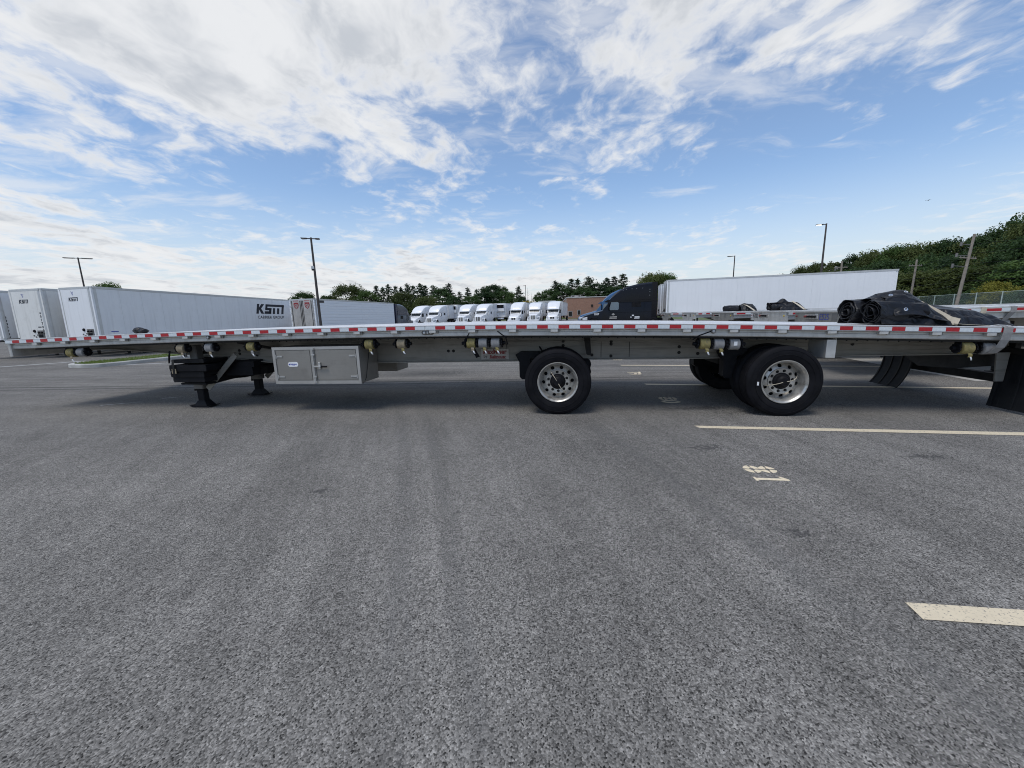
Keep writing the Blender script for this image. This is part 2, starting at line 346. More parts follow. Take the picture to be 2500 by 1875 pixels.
VANO = pm('aged_white_trailer_panel', (0.74, 0.73, 0.69), 0.45, 0, 0.04, 0.8, 0.015, 3, streak=((0.5, 0.485, 0.45), 1.6, 0.5, (5, 5, 0.25)), dirt=((0.5, 0.48, 0.44), 1.2, 0.4))
VANB = pm('bright_white_trailer_panel', (0.82, 0.825, 0.83), 0.35, 0, 0.02, 0.8, 0.01, 3, streak=((0.64, 0.65, 0.66), 1.1, 0.3, (5, 5, 0.25)))
VRAIL = pm('trailer_rail_aluminium', (0.55, 0.55, 0.54), 0.45, 0.5, 0.08, 4, dirt=((0.33, 0.31, 0.28), 2.0, 0.5))
RUSTY = pm('dirty_door_panel', (0.44, 0.425, 0.40), 0.6, 0, 0.12, 1.5, dirt=((0.22, 0.2, 0.18), 1.2, 0.6))
CABW = pm('white_cab_paint', (0.80, 0.80, 0.80), 0.3, 0, 0.02, 1, coat=0.5)
CABK = pm('black_cab_paint', (0.005, 0.005, 0.008), 0.25, 0, 0.2, 1, coat=0.05, spec=0.2)
CABB = pm('blue_cab_paint', (0.02, 0.085, 0.20), 0.3, 0, 0.1, 1, coat=0.3)
CABN = pm('navy_cab_paint', (0.008, 0.011, 0.035), 0.3, 0, 0.1, 1, coat=0.15, spec=0.3)
GLASS = pm('dark_windscreen_glass', (0.035, 0.042, 0.046), 0.12, 0, 0.1, 1, spec=0.35)
GLASSB = glass_mat('bright_reflecting_glass', (0.10, 0.15, 0.19))
GRILL = pm('chrome_grille', (0.07, 0.07, 0.07), 0.4, 0.3, 0.2, 30)
CHROME = pm('chrome', (0.7, 0.7, 0.7), 0.15, 0.95, 0.05, 5)
POLE = pm('bronze_painted_pole', (0.06, 0.05, 0.045), 0.55, 0.2, 0.15, 3)
WOOD = pm('weathered_pole_wood', (0.26, 0.225, 0.185), 0.9, 0, 0.2, 3, 0.2, 20, streak=((0.15, 0.125, 0.1), 3.0, 0.6, (6, 6, 0.4)))
CONC = pm('concrete', (0.40, 0.385, 0.35), 0.9, 0, 0.12, 1.5, 0.1, 60, dirt=((0.28, 0.27, 0.25), 0.7, 0.5))
KERB = pm('kerb_concrete', (0.42, 0.41, 0.38), 0.9, 0, 0.15, 3, 0.15, 40, dirt=((0.24, 0.23, 0.21), 2.0, 0.6))
BRICK = brick_mat()
ROOFM = pm('roof_coping', (0.5, 0.49, 0.47), 0.7, 0.1, 0.1, 2)
HVAC = pm('rooftop_unit_metal', (0.42, 0.42, 0.41), 0.6, 0.2, 0.1, 2)
YELP = pm('yellow_rail_paint', (0.55, 0.38, 0.03), 0.6)
BARK = pm('tree_bark', (0.09, 0.07, 0.055), 0.95, 0, 0.25, 3, 0.3, 12)
CHAIN = chainlink_mat()
LEAF1 = leaf_mat('broadleaf_green', (0.026, 0.052, 0.014), (0.075, 0.125, 0.030))
LEAF2 = leaf_mat('deep_green_leaf', (0.020, 0.042, 0.016), (0.052, 0.092, 0.028))
LEAF4 = leaf_mat('olive_leaf', (0.035, 0.050, 0.012), (0.085, 0.105, 0.028))
LEAF3 = leaf_mat('yellow_green_leaf', (0.11, 0.13, 0.025), (0.20, 0.19, 0.03))
PINE = leaf_mat('pine_needles', (0.016, 0.034, 0.018), (0.038, 0.066, 0.030), 0.12)
GRASSM = leaf_mat('grass_blades', (0.07, 0.12, 0.02), (0.17, 0.21, 0.05))
SOIL = pm('turf', (0.09, 0.12, 0.035), 0.95, 0, 0.3, 4, 0.3, 30)


# ------------------------------------------------------------------ mesh helpers
PS = [-9.75, -8.6, -7.4, -6, -4.5, -3, -1.9, -.75, .7, 1.8, 2.8, 3.8, 4.5, 5.4, 6.45]
PZ = [1.296, 1.320, 1.343, 1.360, 1.367, 1.368, 1.363, 1.350, 1.322, 1.294, 1.261, 1.226, 1.2, 1.167, 1.128]


def prof(s):
    """deck height along the cambered flatbed"""
    if s <= PS[0]: return PZ[0]
    for i in range(len(PS) - 1):
        if s <= PS[i + 1]:
            k = (s - PS[i]) / (PS[i + 1] - PS[i]); return PZ[i] + (PZ[i + 1] - PZ[i]) * k
    return PZ[-1]


class MB:
    def __init__(s, bend=None): s.v = []; s.f = []; s.bend = bend
    def add(s, vs, fs):
        o = len(s.v); s.v += [tuple(v) for v in vs]; s.f += [tuple(i + o for i in f) for f in fs]; return s
    def box(s, x0, x1, y0, y1, z0, z1, c=0.0):
        if c <= 0:
            return s.add([(x0, y0, z0), (x1, y0, z0), (x1, y1, z0), (x0, y1, z0), (x0, y0, z1), (x1, y0, z1), (x1, y1, z1), (x0, y1, z1)],
                         [(3, 2, 1, 0), (4, 5, 6, 7), (0, 1, 5, 4), (1, 2, 6, 5), (2, 3, 7, 6), (3, 0, 4, 7)])
        bm = bmesh.new(); bmesh.ops.create_cube(bm, size=1.0)
        for v in bm.verts: v.co = ((x0 + x1) / 2 + v.co.x * (x1 - x0), (y0 + y1) / 2 + v.co.y * (y1 - y0), (z0 + z1) / 2 + v.co.z * (z1 - z0))
        bmesh.ops.bevel(bm, geom=bm.edges[:], offset=c, segments=1, affect='EDGES')
        bm.verts.index_update()
        s.add([v.co[:] for v in bm.verts], [[v.index for v in f.verts] for f in bm.faces]); bm.free(); return s
    def prism(s, poly, axis, a, b):
        """extrude a 2D polygon along axis 0/1/2; poly gives the other two coordinates in order"""
        n = len(poly); vs = []
        for d in (a, b):
            for p in poly:
                q = list(p); q.insert(axis, d); vs.append(q)
        fs = [tuple(range(n))[::-1], tuple(range(n, 2 * n))] + [(i, (i + 1) % n, n + (i + 1) % n, n + i) for i in range(n)]
        return s.add(vs, fs)
    def sweep(s, poly, xs):
        """bar of constant (y,z) section through stations xs; poly may be a function of x"""
        st = [poly(x) if callable(poly) else poly for x in xs]; n = len(st[0]); vs = [(x, y, z) for x, pl in zip(xs, st) for y, z in pl]; fs = []
        for k in range(len(xs) - 1):
            for i in range(n): fs.append((k * n + i, k * n + (i + 1) % n, (k + 1) * n + (i + 1) % n, (k + 1) * n + i))
        fs += [tuple(range(n))[::-1], tuple(range((len(xs) - 1) * n, len(xs) * n))]
        return s.add(vs, fs)
    def tube(s, p0, p1, r0, r1=None, n=10, caps=True):
        p0, p1 = Vector(p0), Vector(p1); r1 = r0 if r1 is None else r1
        d = (p1 - p0).normalized(); u = d.orthogonal().normalized(); w = d.cross(u)
        vs = [p + (u * cos(2 * pi * i / n) + w * sin(2 * pi * i / n)) * r for p, r in ((p0, r0), (p1, r1)) for i in range(n)]
        fs = [(i, (i + 1) % n, n + (i + 1) % n, n + i) for i in range(n)]
        if caps: fs += [tuple(range(n))[::-1], tuple(range(n, 2 * n))]
        return s.add([v[:] for v in vs], fs)
    def path(s, pts, r, n=6):
        pts = [Vector(p) for p in pts]; vs = []; fs = []
        for k, p in enumerate(pts):
            d = (pts[min(k + 1, len(pts) - 1)] - pts[max(k - 1, 0)]).normalized()
            u = d.cross(Vector((0, 0, 1))); u = u.normalized() if u.length > 1e-4 else Vector((1, 0, 0)); w = d.cross(u)
            rr = r[k] if isinstance(r, (list, tuple)) else r
            vs += [(p + (u * cos(2 * pi * i / n) + w * sin(2 * pi * i / n)) * rr)[:] for i in range(n)]
        for k in range(len(pts) - 1): fs += [(k * n + i, k * n + (i + 1) % n, (k + 1) * n + (i + 1) % n, (k + 1) * n + i) for i in range(n)]
        fs += [tuple(range(n))[::-1], tuple(range((len(pts) - 1) * n, len(pts) * n))]
        return s.add(vs, fs)
    def lathe(s, prf, c, axis='y', n=40, closed=False):
        """revolve (radius, along) profile about an axis through c"""
        vs = []; fs = []; m = len(prf)
        for i in range(n):
            a = 2 * pi * i / n
            for r, h in prf:
                if axis == 'y': vs.append((c[0] + r * cos(a), c[1] + h, c[2] + r * sin(a)))
                elif axis == 'x': vs.append((c[0] + h, c[1] + r * cos(a), c[2] + r * sin(a)))
                else: vs.append((c[0] + r * cos(a), c[1] + r * sin(a), c[2] + h))
        for i in range(n):
            j = (i + 1) % n
            for k in range(m - 1 if not closed else m):
                k2 = (k + 1) % m; fs.append((i * m + k, i * m + k2, j * m + k2, j * m + k))
        return s.add(vs, fs)
    def loft(s, secs, cap=True):
        """skin a list of equal-length 3D loops"""
        n = len(secs[0]); fs = []
        for k in range(len(secs) - 1): fs += [(k * n + i, k * n + (i + 1) % n, (k + 1) * n + (i + 1) % n, (k + 1) * n + i) for i in range(n)]
        if cap: fs += [tuple(range(n))[::-1], tuple(range((len(secs) - 1) * n, len(secs) * n))]
        return s.add([p for q in secs for p in q], fs)
    def ribbon(s, pts, side, w, th=0.003):
        """flat strap following pts, width w along vector side"""
        side = Vector(side).normalized() * w / 2; P = [Vector(p) for p in pts]; vs = []; fs = []
        for k, p in enumerate(P):
            d = (P[min(k + 1, len(P) - 1)] - P[max(k - 1, 0)]).normalized(); nn = d.cross(side).normalized() * th
            vs += [(p - side)[:], (p + side)[:], (p + side + nn)[:], (p - side + nn)[:]]
        for k in range(len(P) - 1): fs += [(k * 4 + i, k * 4 + (i + 1) % 4, k * 4 + 4 + (i + 1) % 4, k * 4 + 4 + i) for i in range(4)]
        fs += [(3, 2, 1, 0), tuple(range(len(vs) - 4, len(vs)))]
        return s.add(vs, fs)
    def mesh(s, name, mat, smooth=None):
        me = bpy.data.meshes.new(name)
        vs = [(x, y, z + s.bend(x)) for x, y, z in s.v] if s.bend else s.v
        me.from_pydata(vs, [], s.f)
        bm = bmesh.new(); bm.from_mesh(me); bmesh.ops.recalc_face_normals(bm, faces=bm.faces[:]); bm.to_mesh(me); bm.free()
        if smooth:
            me.shade_smooth(); me.set_sharp_from_angle(angle=R(smooth))
        me.materials.append(mat); me.update()
        return me
    def build(s, name, mat, parent=None, smooth=None, loc=None, rot=None):
        return put(name, s.mesh(name, mat, smooth), parent, loc, rot)


def put(name, me, parent=None, loc=None, rot=None):
    o = bpy.data.objects.new(name, me); COL.objects.link(o)
    if parent: o.parent = parent
    if loc: o.location = loc
    if rot: o.rotation_euler = rot
    return o


def tag(o, label=None, cat=None, group=None, kind=None):
    if label: o['label'] = label
    if cat: o['category'] = cat
    if group: o['group'] = group
    if kind: o['kind'] = kind
    return o


def thing(name, label, cat, loc=(0, 0, 0), rz=0.0, group=None, parent=None):
    o = bpy.data.objects.new(name, None); COL.objects.link(o)
    o.location = loc; o.rotation_euler = (0, 0, rz); o.empty_display_size = 0.2
    return tag(o, label, cat, group)


def node(name, parent, loc=(0, 0, 0), rz=0.0):
    """an Empty used as a part that owns sub-parts"""
    o = bpy.data.objects.new(name, None); COL.objects.link(o); o.parent = parent; o.location = loc; o.rotation_euler = (0, 0, rz)
    return o


KIDS = {}


def copy_tree(o, parent=None, skip=()):
    c = o.copy(); COL.objects.link(c); c.parent = parent
    for ch in o.children:
        if ch.name.split('.')[0] in skip: continue
        copy_tree(ch, c, skip)
    return c


_txt = {}


def text_mb(body, size, depth, to3, align='CENTER', bold=0.0, squash=1.0):
    """flat lettering as raised geometry; to3 maps (u, v, h) to local 3D"""
    cu = bpy.data.curves.new('txt', 'FONT'); cu.body = body; cu.size = size; cu.align_x = align; cu.offset = bold; cu.resolution_u = 3
    ob = bpy.data.objects.new('txt', cu); COL.objects.link(ob)
    dg = bpy.context.evaluated_depsgraph_get(); me = ob.evaluated_get(dg).to_mesh()
    mb = MB(); mb.add([to3(v.co.x * squash, v.co.y, depth) for v in me.vertices], [tuple(p.vertices) for p in me.polygons])
    ob.evaluated_get(dg).to_mesh_clear(); bpy.data.objects.remove(ob); bpy.data.curves.remove(cu)
    return mb


def polys_mb(polys, depth, to3):
    mb = MB()
    for pl in polys: mb.add([to3(u, v, depth) for u, v in pl], [tuple(range(len(pl)))])
    return mb

# ------------------------------------------------------------------ setting: ground
def sst(a, b, x):
    k = max(0.0, min(1.0, (x - a) / (b - a))); return k * k * (3 - 2 * k)


def gz(x, y):
    """the lot falls away gently towards the back left"""
    return -max(.30 * sst(15, 22, -x) * sst(13, 20, y), .50 * sst(26, 36, y) * sst(6, 15, -x)) * sst(-100, -60, -y)


def sheet(name, xs, ys, zf, mat, **k):
    vs = [(x, y, zf(x, y)) for y in ys for x in xs]; n = len(xs)
    fs = [(j * n + i, j * n + i + 1, (j + 1) * n + i + 1, (j + 1) * n + i) for j in range(len(ys) - 1) for i in range(n - 1)]
    mb = MB(); mb.add(vs, fs); o = mb.build(name, mat)
    return tag(o, **k)


gx = [-700, -300, -120, -70, -50, -40, -34, -30, -27, -25, -23, -21, -19, -17, -15, -13, -11, -9, -6, -3, 0, 5, 10, 20, 40, 70, 120, 300, 700]
gy = [-300, -60, -10, 0, 5, 9, 11, 12.5, 14, 15.5, 17, 18.5, 20, 22, 26, 28, 30, 32, 34, 36, 45, 60, 70, 80, 90, 115, 200, 500, 1500]
LOT = sheet('asphalt_lot', gx, gy, gz, ASPH, kind='structure', label='grey asphalt truck lot with worn wheel tracks')


def flat_poly(name, pts, z, mat, parent=LOT):
    mb = MB(); mb.add([(x, y, z) for x, y in pts], [tuple(range(len(pts)))]); return mb.build(name, mat, parent)


def subdiv_strip(name, a0, a1, b0, b1, mat, n=1, z=0.004):
    """painted bar between edge a0->b0 and edge a1->b1"""
    return flat_poly(name, [a0, b0, b1, a1], z, mat)


def ext(a, b, X):
    k = (X - a[0]) / (b[0] - a[0]); return (X, a[1] + (b[1] - a[1]) * k)


for a0, a1, b0, b1, X in (((1.955, 1.71), (1.93, 1.60), (2.46, 1.64), (2.34, 1.545), 13), ((2.36, 4.835), (2.385, 4.725), (5.85, 4.215), (5.72, 4.11), 14),
                          ((2.76, 7.91), (2.765, 7.78), (8.31, 6.63), (8.31, 6.51), 14), ((3.11, 10.93), (3.115, 10.80), (9.18, 9.37), (9.18, 9.25), 14),
                          ((3.5, 13.97), (3.505, 13.84), (9.3, 12.33), (9.3, 12.2), 15), ((3.9, 17.03), (3.905, 16.9), (9.4, 15.3), (9.4, 15.17), 15)):
    subdiv_strip('parking_line', a0, a1, ext(a0, b0, X), ext(a1, b1, X), CREAM)


def arc(cx, cy, rx, ry, a0, a1, th, n=10):
    o = [(cx + rx * cos(R(a0 + (a1 - a0) * i / n)), cy + ry * sin(R(a0 + (a1 - a0) * i / n))) for i in range(n + 1)]
    q = [(cx + (rx - th) * cos(R(a0 + (a1 - a0) * i / n)), cy + (ry - th) * sin(R(a0 + (a1 - a0) * i / n))) for i in range(n + 1)]
    return [[o[i], o[i + 1], q[i + 1], q[i]] for i in range(n)]


CREAMN = pm('cream_stencil_paint', (0.74, 0.63, 0.45), 0.85, 0, 0.12, 40, dirt=((0.4, 0.35, 0.27), 30, 0.5), spec=0.2)
T = 0.31   # stroke in units of digit width
GLYPH = {
    '8': arc(.5, .42, .5, .42, 100, 172, T) + arc(.5, .42, .5, .42, 188, 262, T) + arc(.5, .42, .5, .42, 278, 352, T) + arc(.5, .42, .5, .42, 8, 80, T)
         + arc(.5, 1.18, .46, .42, 100, 172, T) + arc(.5, 1.18, .46, .42, 188, 262, T) + arc(.5, 1.18, .46, .42, 278, 352, T) + arc(.5, 1.18, .46, .42, 8, 80, T),
    '0': arc(.5, .8, .5, .8, 97, 263, T) + arc(.5, .8, .5, .8, -83, 83, T),
    '1': [[(.32, .0), (.32, .12), (.42, .12), (.42, 1.3), (.2, 1.22), (.2, 1.36), (.5, 1.6), (.68, 1.6), (.68, .12), (.8, .12), (.8, 0)]],
    '7': [[(0, 1.6), (1, 1.6), (1, 1.4), (.5, 0), (.24, 0), (.7, 1.36), (0, 1.36)]],
    '9': arc(.5, 1.14, .5, .46, 0, 170, T) + arc(.5, 1.14, .5, .46, 190, 350, T) + arc(.3, .9, .7, .9, -70, 0, T),
}


def stall_number(txt, x0, y0, w, ang):
    d = Vector((cos(ang), -sin(ang))); r = Vector((-sin(ang), -cos(ang)))
    mb = MB(); off = 0
    for ch in txt:
        for pl in GLYPH[ch]:
            mb.add([(x0 + d.x * v * w + r.x * (u * w + off), y0 + d.y * v * w + r.y * (u * w + off), 0.004) for u, v in pl], [tuple(range(len(pl)))])
        off += w * 1.22
    return mb.build('stall_number', CREAMN, LOT)


stall_number('81', 2.17, 3.50, .175, R(9)); stall_number('80', 2.535, 6.58, .195, R(10)); stall_number('79', 2.91, 9.6, .195, R(12)); stall_number('78', 3.3, 12.5, .19, R(13))
# faint white guide lines on the left
flat_poly('guide_line', [(-26, 9.6), (-19, 17.15), (-19.1, 17.3), (-26.15, 9.75)], 0.004, WHITEP)
flat_poly('guide_line', [(-15.0, 14.9), (-13.2, 15.25), (-11.0, 18.2), (-11.1, 18.3), (-13.25, 15.36), (-15.0, 15.02)], 0.004, WHITEP)
flat_poly('scuff_mark', [(-7.9, 7.2), (-7.35, 7.45), (-7.33, 7.47), (-7.9, 7.25)], 0.004, WHITEP)
flat_poly('scuff_mark', [(-7.2, 7.75), (-6.9, 7.86), (-6.9, 7.89), (-7.2, 7.79)], 0.004, WHITEP)

# pale concrete pad for landing legs across the stalls
pad = MB(); pd = Vector((.2, 1)).normalized(); pa = Vector((8.86, 7.2))
for i in range(9):
    a = pa + pd * (i * 4.0); b = pa + pd * (i * 4.0 + 3.985); e = Vector((3.2, -.6))
    pad.add([(a.x, a.y, .005), (b.x, b.y, .005), (b.x + e.x, b.y + e.y, .005), (a.x + e.x, a.y + e.y, .005)], [(0, 3, 2, 1)])
tag(pad.build('concrete_pad', CONC), 'pale concrete strip crossing the parking stalls', kind='structure')

# grass island with kerb
def island():
    c = [(-16.35, 14.35), (-15.75, 14.2), (-15.3, 14.5), (-14.95, 15.4), (-14.6, 16.8), (-14.3, 18.6), (-13.9, 21.5), (-13.6, 24), (-16.1, 24.5), (-16.5, 21), (-16.95, 18), (-17.25, 16), (-17.15, 15.1), (-16.85, 14.6)]
    cx = sum(p[0] for p in c) / len(c); cy = sum(p[1] for p in c) / len(c)
    out = []
    for i in range(len(c)):                       # Catmull-Rom smoothing
        p0, p1, p2, p3 = [Vector(c[(i + k - 1) % len(c)]) for k in range(4)]
        for q in range(4):
            t = q / 4; out.append(0.5 * ((2 * p1) + (p2 - p0) * t + (2 * p0 - 5 * p1 + 4 * p2 - p3) * t * t + (3 * p1 - p0 - 3 * p2 + p3) * t ** 3))
    n = len(out); inn = []
    for i in range(n):
        tg = (out[(i + 1) % n] - out[i - 1]).normalized(); inn.append(out[i] + Vector((-tg.y, tg.x)) * .16)
    k = MB(); vs = []
    for lst, z in ((out, 0), (out, .11), ([o.lerp(q, .15) for o, q in zip(out, inn)], .14), (inn, .14), (inn, .05)):
        vs += [(p.x, p.y, z + gz(p.x, p.y)) for p in lst]
    fs = [(r * n + i, r * n + (i + 1) % n, (r + 1) * n + (i + 1) % n, (r + 1) * n + i) for r in range(4) for i in range(n)]
    k.add(vs, fs); ko = tag(k.build('kerb', KERB, smooth=35), 'low concrete kerb around the grass island', kind='structure')
    s = MB(); s.add([(p.x, p.y, .10 + gz(p.x, p.y)) for p in inn] + [(cx, cy, .16 + gz(cx, cy))], [(i, (i + 1) % n, n) for i in range(n)])
    s.build('turf', SOIL, ko)
    rnd = random.Random(4); b = MB(); poly = inn
    def inside(x, y):
        r = False
        for i in range(n):
            a, q = poly[i], poly[i - 1]
            if (a.y > y) != (q.y > y) and x < (q.x - a.x) * (y - a.y) / (q.y - a.y) + a.x: r = not r
        return r
    while len(b.f) < 9000:
        x, y = rnd.uniform(-17.4, -13.5), rnd.uniform(14.1, 24.3)
        if not inside(x, y): continue
        h = rnd.uniform(.05, .11); a = rnd.uniform(0, 6.28); w = .012; z = .10 + gz(x, y)
        b.add([(x - w * cos(a), y - w * sin(a), z), (x + w * cos(a), y + w * sin(a), z), (x + rnd.uniform(-.04, .04), y + rnd.uniform(-.04, .04), z + h)], [(0, 1, 2)])
    tag(b.build('grass', GRASSM), 'short green grass on the kerbed island', 'grass', kind='stuff')


island()
sheet('grass_verge', [-260, -60, 10, 30, 70, 150, 420], [112, 116, 135, 180, 420], lambda x, y: .02 + (.6 * sst(112, 150, y) if True else 0), SOIL, kind='structure', label='green grass verge beyond the far parked trucks')
sheet('hill', [30, 44, 58, 75, 95, 125, 170, 300], [46, 58, 66, 78, 92, 110, 150, 300], lambda x, y: .01 + 3.0 * sst(64, 110, x * .72 + y * .42) * sst(48, 70, x), SOIL, kind='structure', label='wooded slope rising at the right')

# ------------------------------------------------------------------ the near flatbed trailer
TH = R(7.9); TD = 5.604
TORG = (sin(TH) * TD, cos(TH) * TD, 0.0)
X0, X1, WID = -9.80, 6.42, 2.59
FB = thing('flatbed_trailer', 'long aluminium flatbed trailer with red and white tape parked across the foreground', 'trailer', TORG, -TH)
XS = [X0 + (X1 - X0) * i / 40 for i in range(41)]


def span(a, b, n=None):
    n = n or max(1, int((b - a) / .45)); return [a + (b - a) * i / n for i in range(n + 1)]


def bar(name, x0, x1, y0, y1, z0, z1, mat, parent=FB, c=0.0):
    m = MB(prof)
    if c: pl = [(y0 + c, z0), (y1 - c, z0), (y1, z0 + c), (y1, z1 - c), (y1 - c, z1), (y0 + c, z1), (y0, z1 - c), (y0, z0 + c)]
    else: pl = [(y0, z0), (y1, z0), (y1, z1), (y0, z1)]
    m.sweep(pl, span(x0, x1)); return m.build(name, mat, parent)


# deck planks, run lengthwise
pw = (WID - .16) / 14
for i in range(14):
    y0 = .08 + i * pw
    m = MB(prof); m.sweep([(y0 + .003, -.03), (y0 + pw - .003, -.03), (y0 + pw - .003, .002), (y0 + pw - .012, .008), (y0 + .012, .008), (y0 + .003, .002)], XS)
    m.build('deck_plank', ALU_TOP, FB)
for y0, s in ((0.0, 1), (WID, -1)):
    a = lambda q: y0 + s * q
    # rub rail with lips, then the fascia (side rail) behind it
    m = MB(prof); m.sweep([(a(0.004), -.062), (a(.016), -.070), (a(.022), -.062), (a(.022), -.004), (a(.078), -.004), (a(.078), .010), (a(.012), .010), (a(0.0), .002), (a(0.006), -.006), (a(0.006), -.056)], XS); m.build('rub_rail', ALU_TRIM, FB)
    m = MB(prof); m.sweep([(a(.050), -.150), (a(.058), -.162), (a(.16), -.162), (a(.16), -.150), (a(.075), -.150), (a(.075), -.006), (a(.058), -.006), (a(.058), -.100), (a(.050), -.106)], XS); m.build('side_rail', ALU, FB)
    # stake pockets between rub rail and fascia
    pk = MB(); pk.box(-.052, .052, a(.008) if s > 0 else a(.058), a(.058) if s > 0 else a(.008), -.106, -.064, .004); pkm = pk.mesh('stake_pocket', ALU_TRIM)
    lip = MB(); lip.box(.052, .082, a(.03) if s > 0 else a(.058), a(.058) if s > 0 else a(.03), -.112, -.066); lpm = lip.mesh('pocket_gusset', ALU_DULL)
    k = -9.25
    while k < 6.3:
        o = put('stake_pocket', pkm, FB, (k, 0, prof(k))); put('gusset', lpm, o); k += .607
# conspicuity tape
N0 = -9.699
tr_ = MB(); tr_.box(0, .1524, 0.0015, 0.0058, -.056, -.008); trm = tr_.mesh('red_tape', REDT)
tw_ = MB(); tw_.box(0, .1514, 0.0018, 0.0058, -.056, -.008); twm = tw_.mesh('white_tape', WHT)
for n in [i for i in range(25)] + [25.55 + i for i in range(28)]:
    for me, nm, dx in ((trm, 'red_tape', 0), (twm, 'white_tape', .1529)):
        x = N0 + n * .3048 + dx
        if x + .15 > X1 or n == 24 and dx: continue
        s = (prof(x + .15) - prof(x)) / .15
        put(nm, me, FB, (x, 0, prof(x)), (0, -atan(s), 0))
put('white_tape', twm, FB, (N0 + 24 * .3048 + .153, 0, prof(-2.2))); put('white_tape', twm, FB, (N0 + 24 * .3048 + .153 + .165, 0, prof(-2.1)))
put('white_tape', twm, FB, (N0 - .153, 0, prof(X0)))
# main beams (deep, tapering into the neck), flanges and rivets
BX = [-9.6, -8.6, -7.9, -7.2, -6.2, -5.3, -2.6, -.86, .35, 1.9, 2.3, 3.4, 4.35, 5.45, 6.3]
BZ = [1.045, 1.07, 1.02, .965, .88, .785, .75, .752, .763, .76, .763, .77, .772, .772, .80]


def bot(x):
    for i in range(len(BX) - 1):
        if x <= BX[i + 1]: k = (x - BX[i]) / (BX[i + 1] - BX[i]); return BZ[i] + (BZ[i + 1] - BZ[i]) * k
    return BZ[-1]


bxs = sorted(set([-9.6 + 15.9 * i / 60 for i in range(61)] + BX))
YB = .72
for yb in (YB, WID - YB):
    nm = 'main_beam'
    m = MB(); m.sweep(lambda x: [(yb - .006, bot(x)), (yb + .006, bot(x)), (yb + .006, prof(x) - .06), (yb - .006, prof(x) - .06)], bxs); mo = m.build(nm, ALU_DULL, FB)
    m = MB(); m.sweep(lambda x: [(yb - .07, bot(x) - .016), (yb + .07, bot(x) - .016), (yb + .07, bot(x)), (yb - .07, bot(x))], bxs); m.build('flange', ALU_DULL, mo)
    m = MB(); m.sweep(lambda x: [(yb - .022, prof(x) - .27), (yb - .006, prof(x) - .275), (yb - .006, prof(x) - .16), (yb - .022, prof(x) - .165)], [x for x in bxs if x > -5.3]); m.build('web_cap', ALU_DULL, mo)
    if yb == YB:
        rv = MB(); rv.lathe([(0, -.008), (.008, -.008), (.011, 0)], (0, 0, 0), 'y', 8); rvm = rv.mesh('rivet', DARK)
        x = -9.3
        while x < 5.4:
            put('rivet', rvm, mo, (x, yb - (.022 if x > -5.2 else .006), prof(x) - (.225 if x > -5.2 else .19))); x += .137
        bl = MB(); bl.lathe([(0, -.016), (.013, -.016), (.016, -.012), (.016, -.004), (.026, -.004), (.026, 0)], (0, 0, 0), 'y', 8); blm = bl.mesh('bolt', DARK)
        for x, z in ((-.02, 1.05), (-.02, .98), (.74, 1.03), (.74, .99), (.74, .80), (.44, .82), (1.78, .93), (1.78, .84), (2.06, .82), (-1.95, .92), (-1.86, .92), (-5.9, .99), (-5.9, .93), (-5.55, .90), (4.22, .93), (4.22, 1.02), (-6.9, 1.08), (-6.6, 1.06), (-8.9, 1.14), (-8.6, 1.14)):
            put('bolt', blm, mo, (x, yb - .006, z))
        for x in (-.95, .58, 1.02):
            sm = MB(); sm.box(x, x + .008, yb - .010, yb - .006, bot(x) + .02, prof(x) - .29); sm.build('seam', DARK, mo)
# crossmembers under the deck
cm = MB(); cm.box(-.05, .05, .08, WID - .08, -.035, -.03); cm.box(-.004, .004, .08, WID - .08, -.12, -.035); cm.box(-.04, .04, .08, WID - .08, -.128, -.12); cmm = cm.mesh('crossmember', ALU_DULL)
x = -9.5
while x < 6.3:
    put('crossmember', cmm, FB, (x, 0, prof(x))); x += .6
bar('winch_track', -9.4, 6.2, .10, .13, -.19, -.166, DARK); bar('winch_track', -9.4, 6.2, .21, .24, -.19, -.166, DARK)
# nose and tail
m = MB(); m.box(X0 - .06, X0, .02, WID - .02, prof(X0) - .30, prof(X0) + .004, .01); nose = m.build('nose_plate', ALU, FB)
m = MB(); m.box(X1, X1 + .05, .02, WID - .02, prof(X1) - .22, prof(X1) + .004, .01); m.build('tail_plate', ALU, FB)
# diagonal struts hanging from the rails
m = MB(); m.prism([(.30, 1.14), (.40, 1.14), (.42, .845), (.40, .83), (.37, .83), (.345, .85)], 1, .58, .62); m.build('hanging_strut', DARK, FB)
m = MB(); m.add([(-5.5, .25, 1.17), (-5.34, .25, 1.17), (-5.05, .68, 1.02), (-5.2, .68, 1.02), (-5.5, .27, 1.14), (-5.34, .27, 1.14), (-5.05, .70, .99), (-5.2, .70, .99)], [(0, 1, 2, 3), (4, 5, 6, 7), (0, 1, 5, 4), (2, 3, 7, 6), (1, 2, 6, 5), (0, 3, 7, 4)]); m.build('knee_brace', DARK, FB)
m = MB(); m.box(3.50, 3.62, .10, .14, .80, 1.075, .004); m.box(3.50, 3.53, .14, .5, .80, 1.06); br = m.build('fender_bracket', ALU_TRIM, FB)
m = MB(); m.prism([(5.86, .80), (6.02, .80), (6.0, .40), (5.90, .40)], 1, .48, .50); m.build('flap_bracket', ALU_DULL, FB)
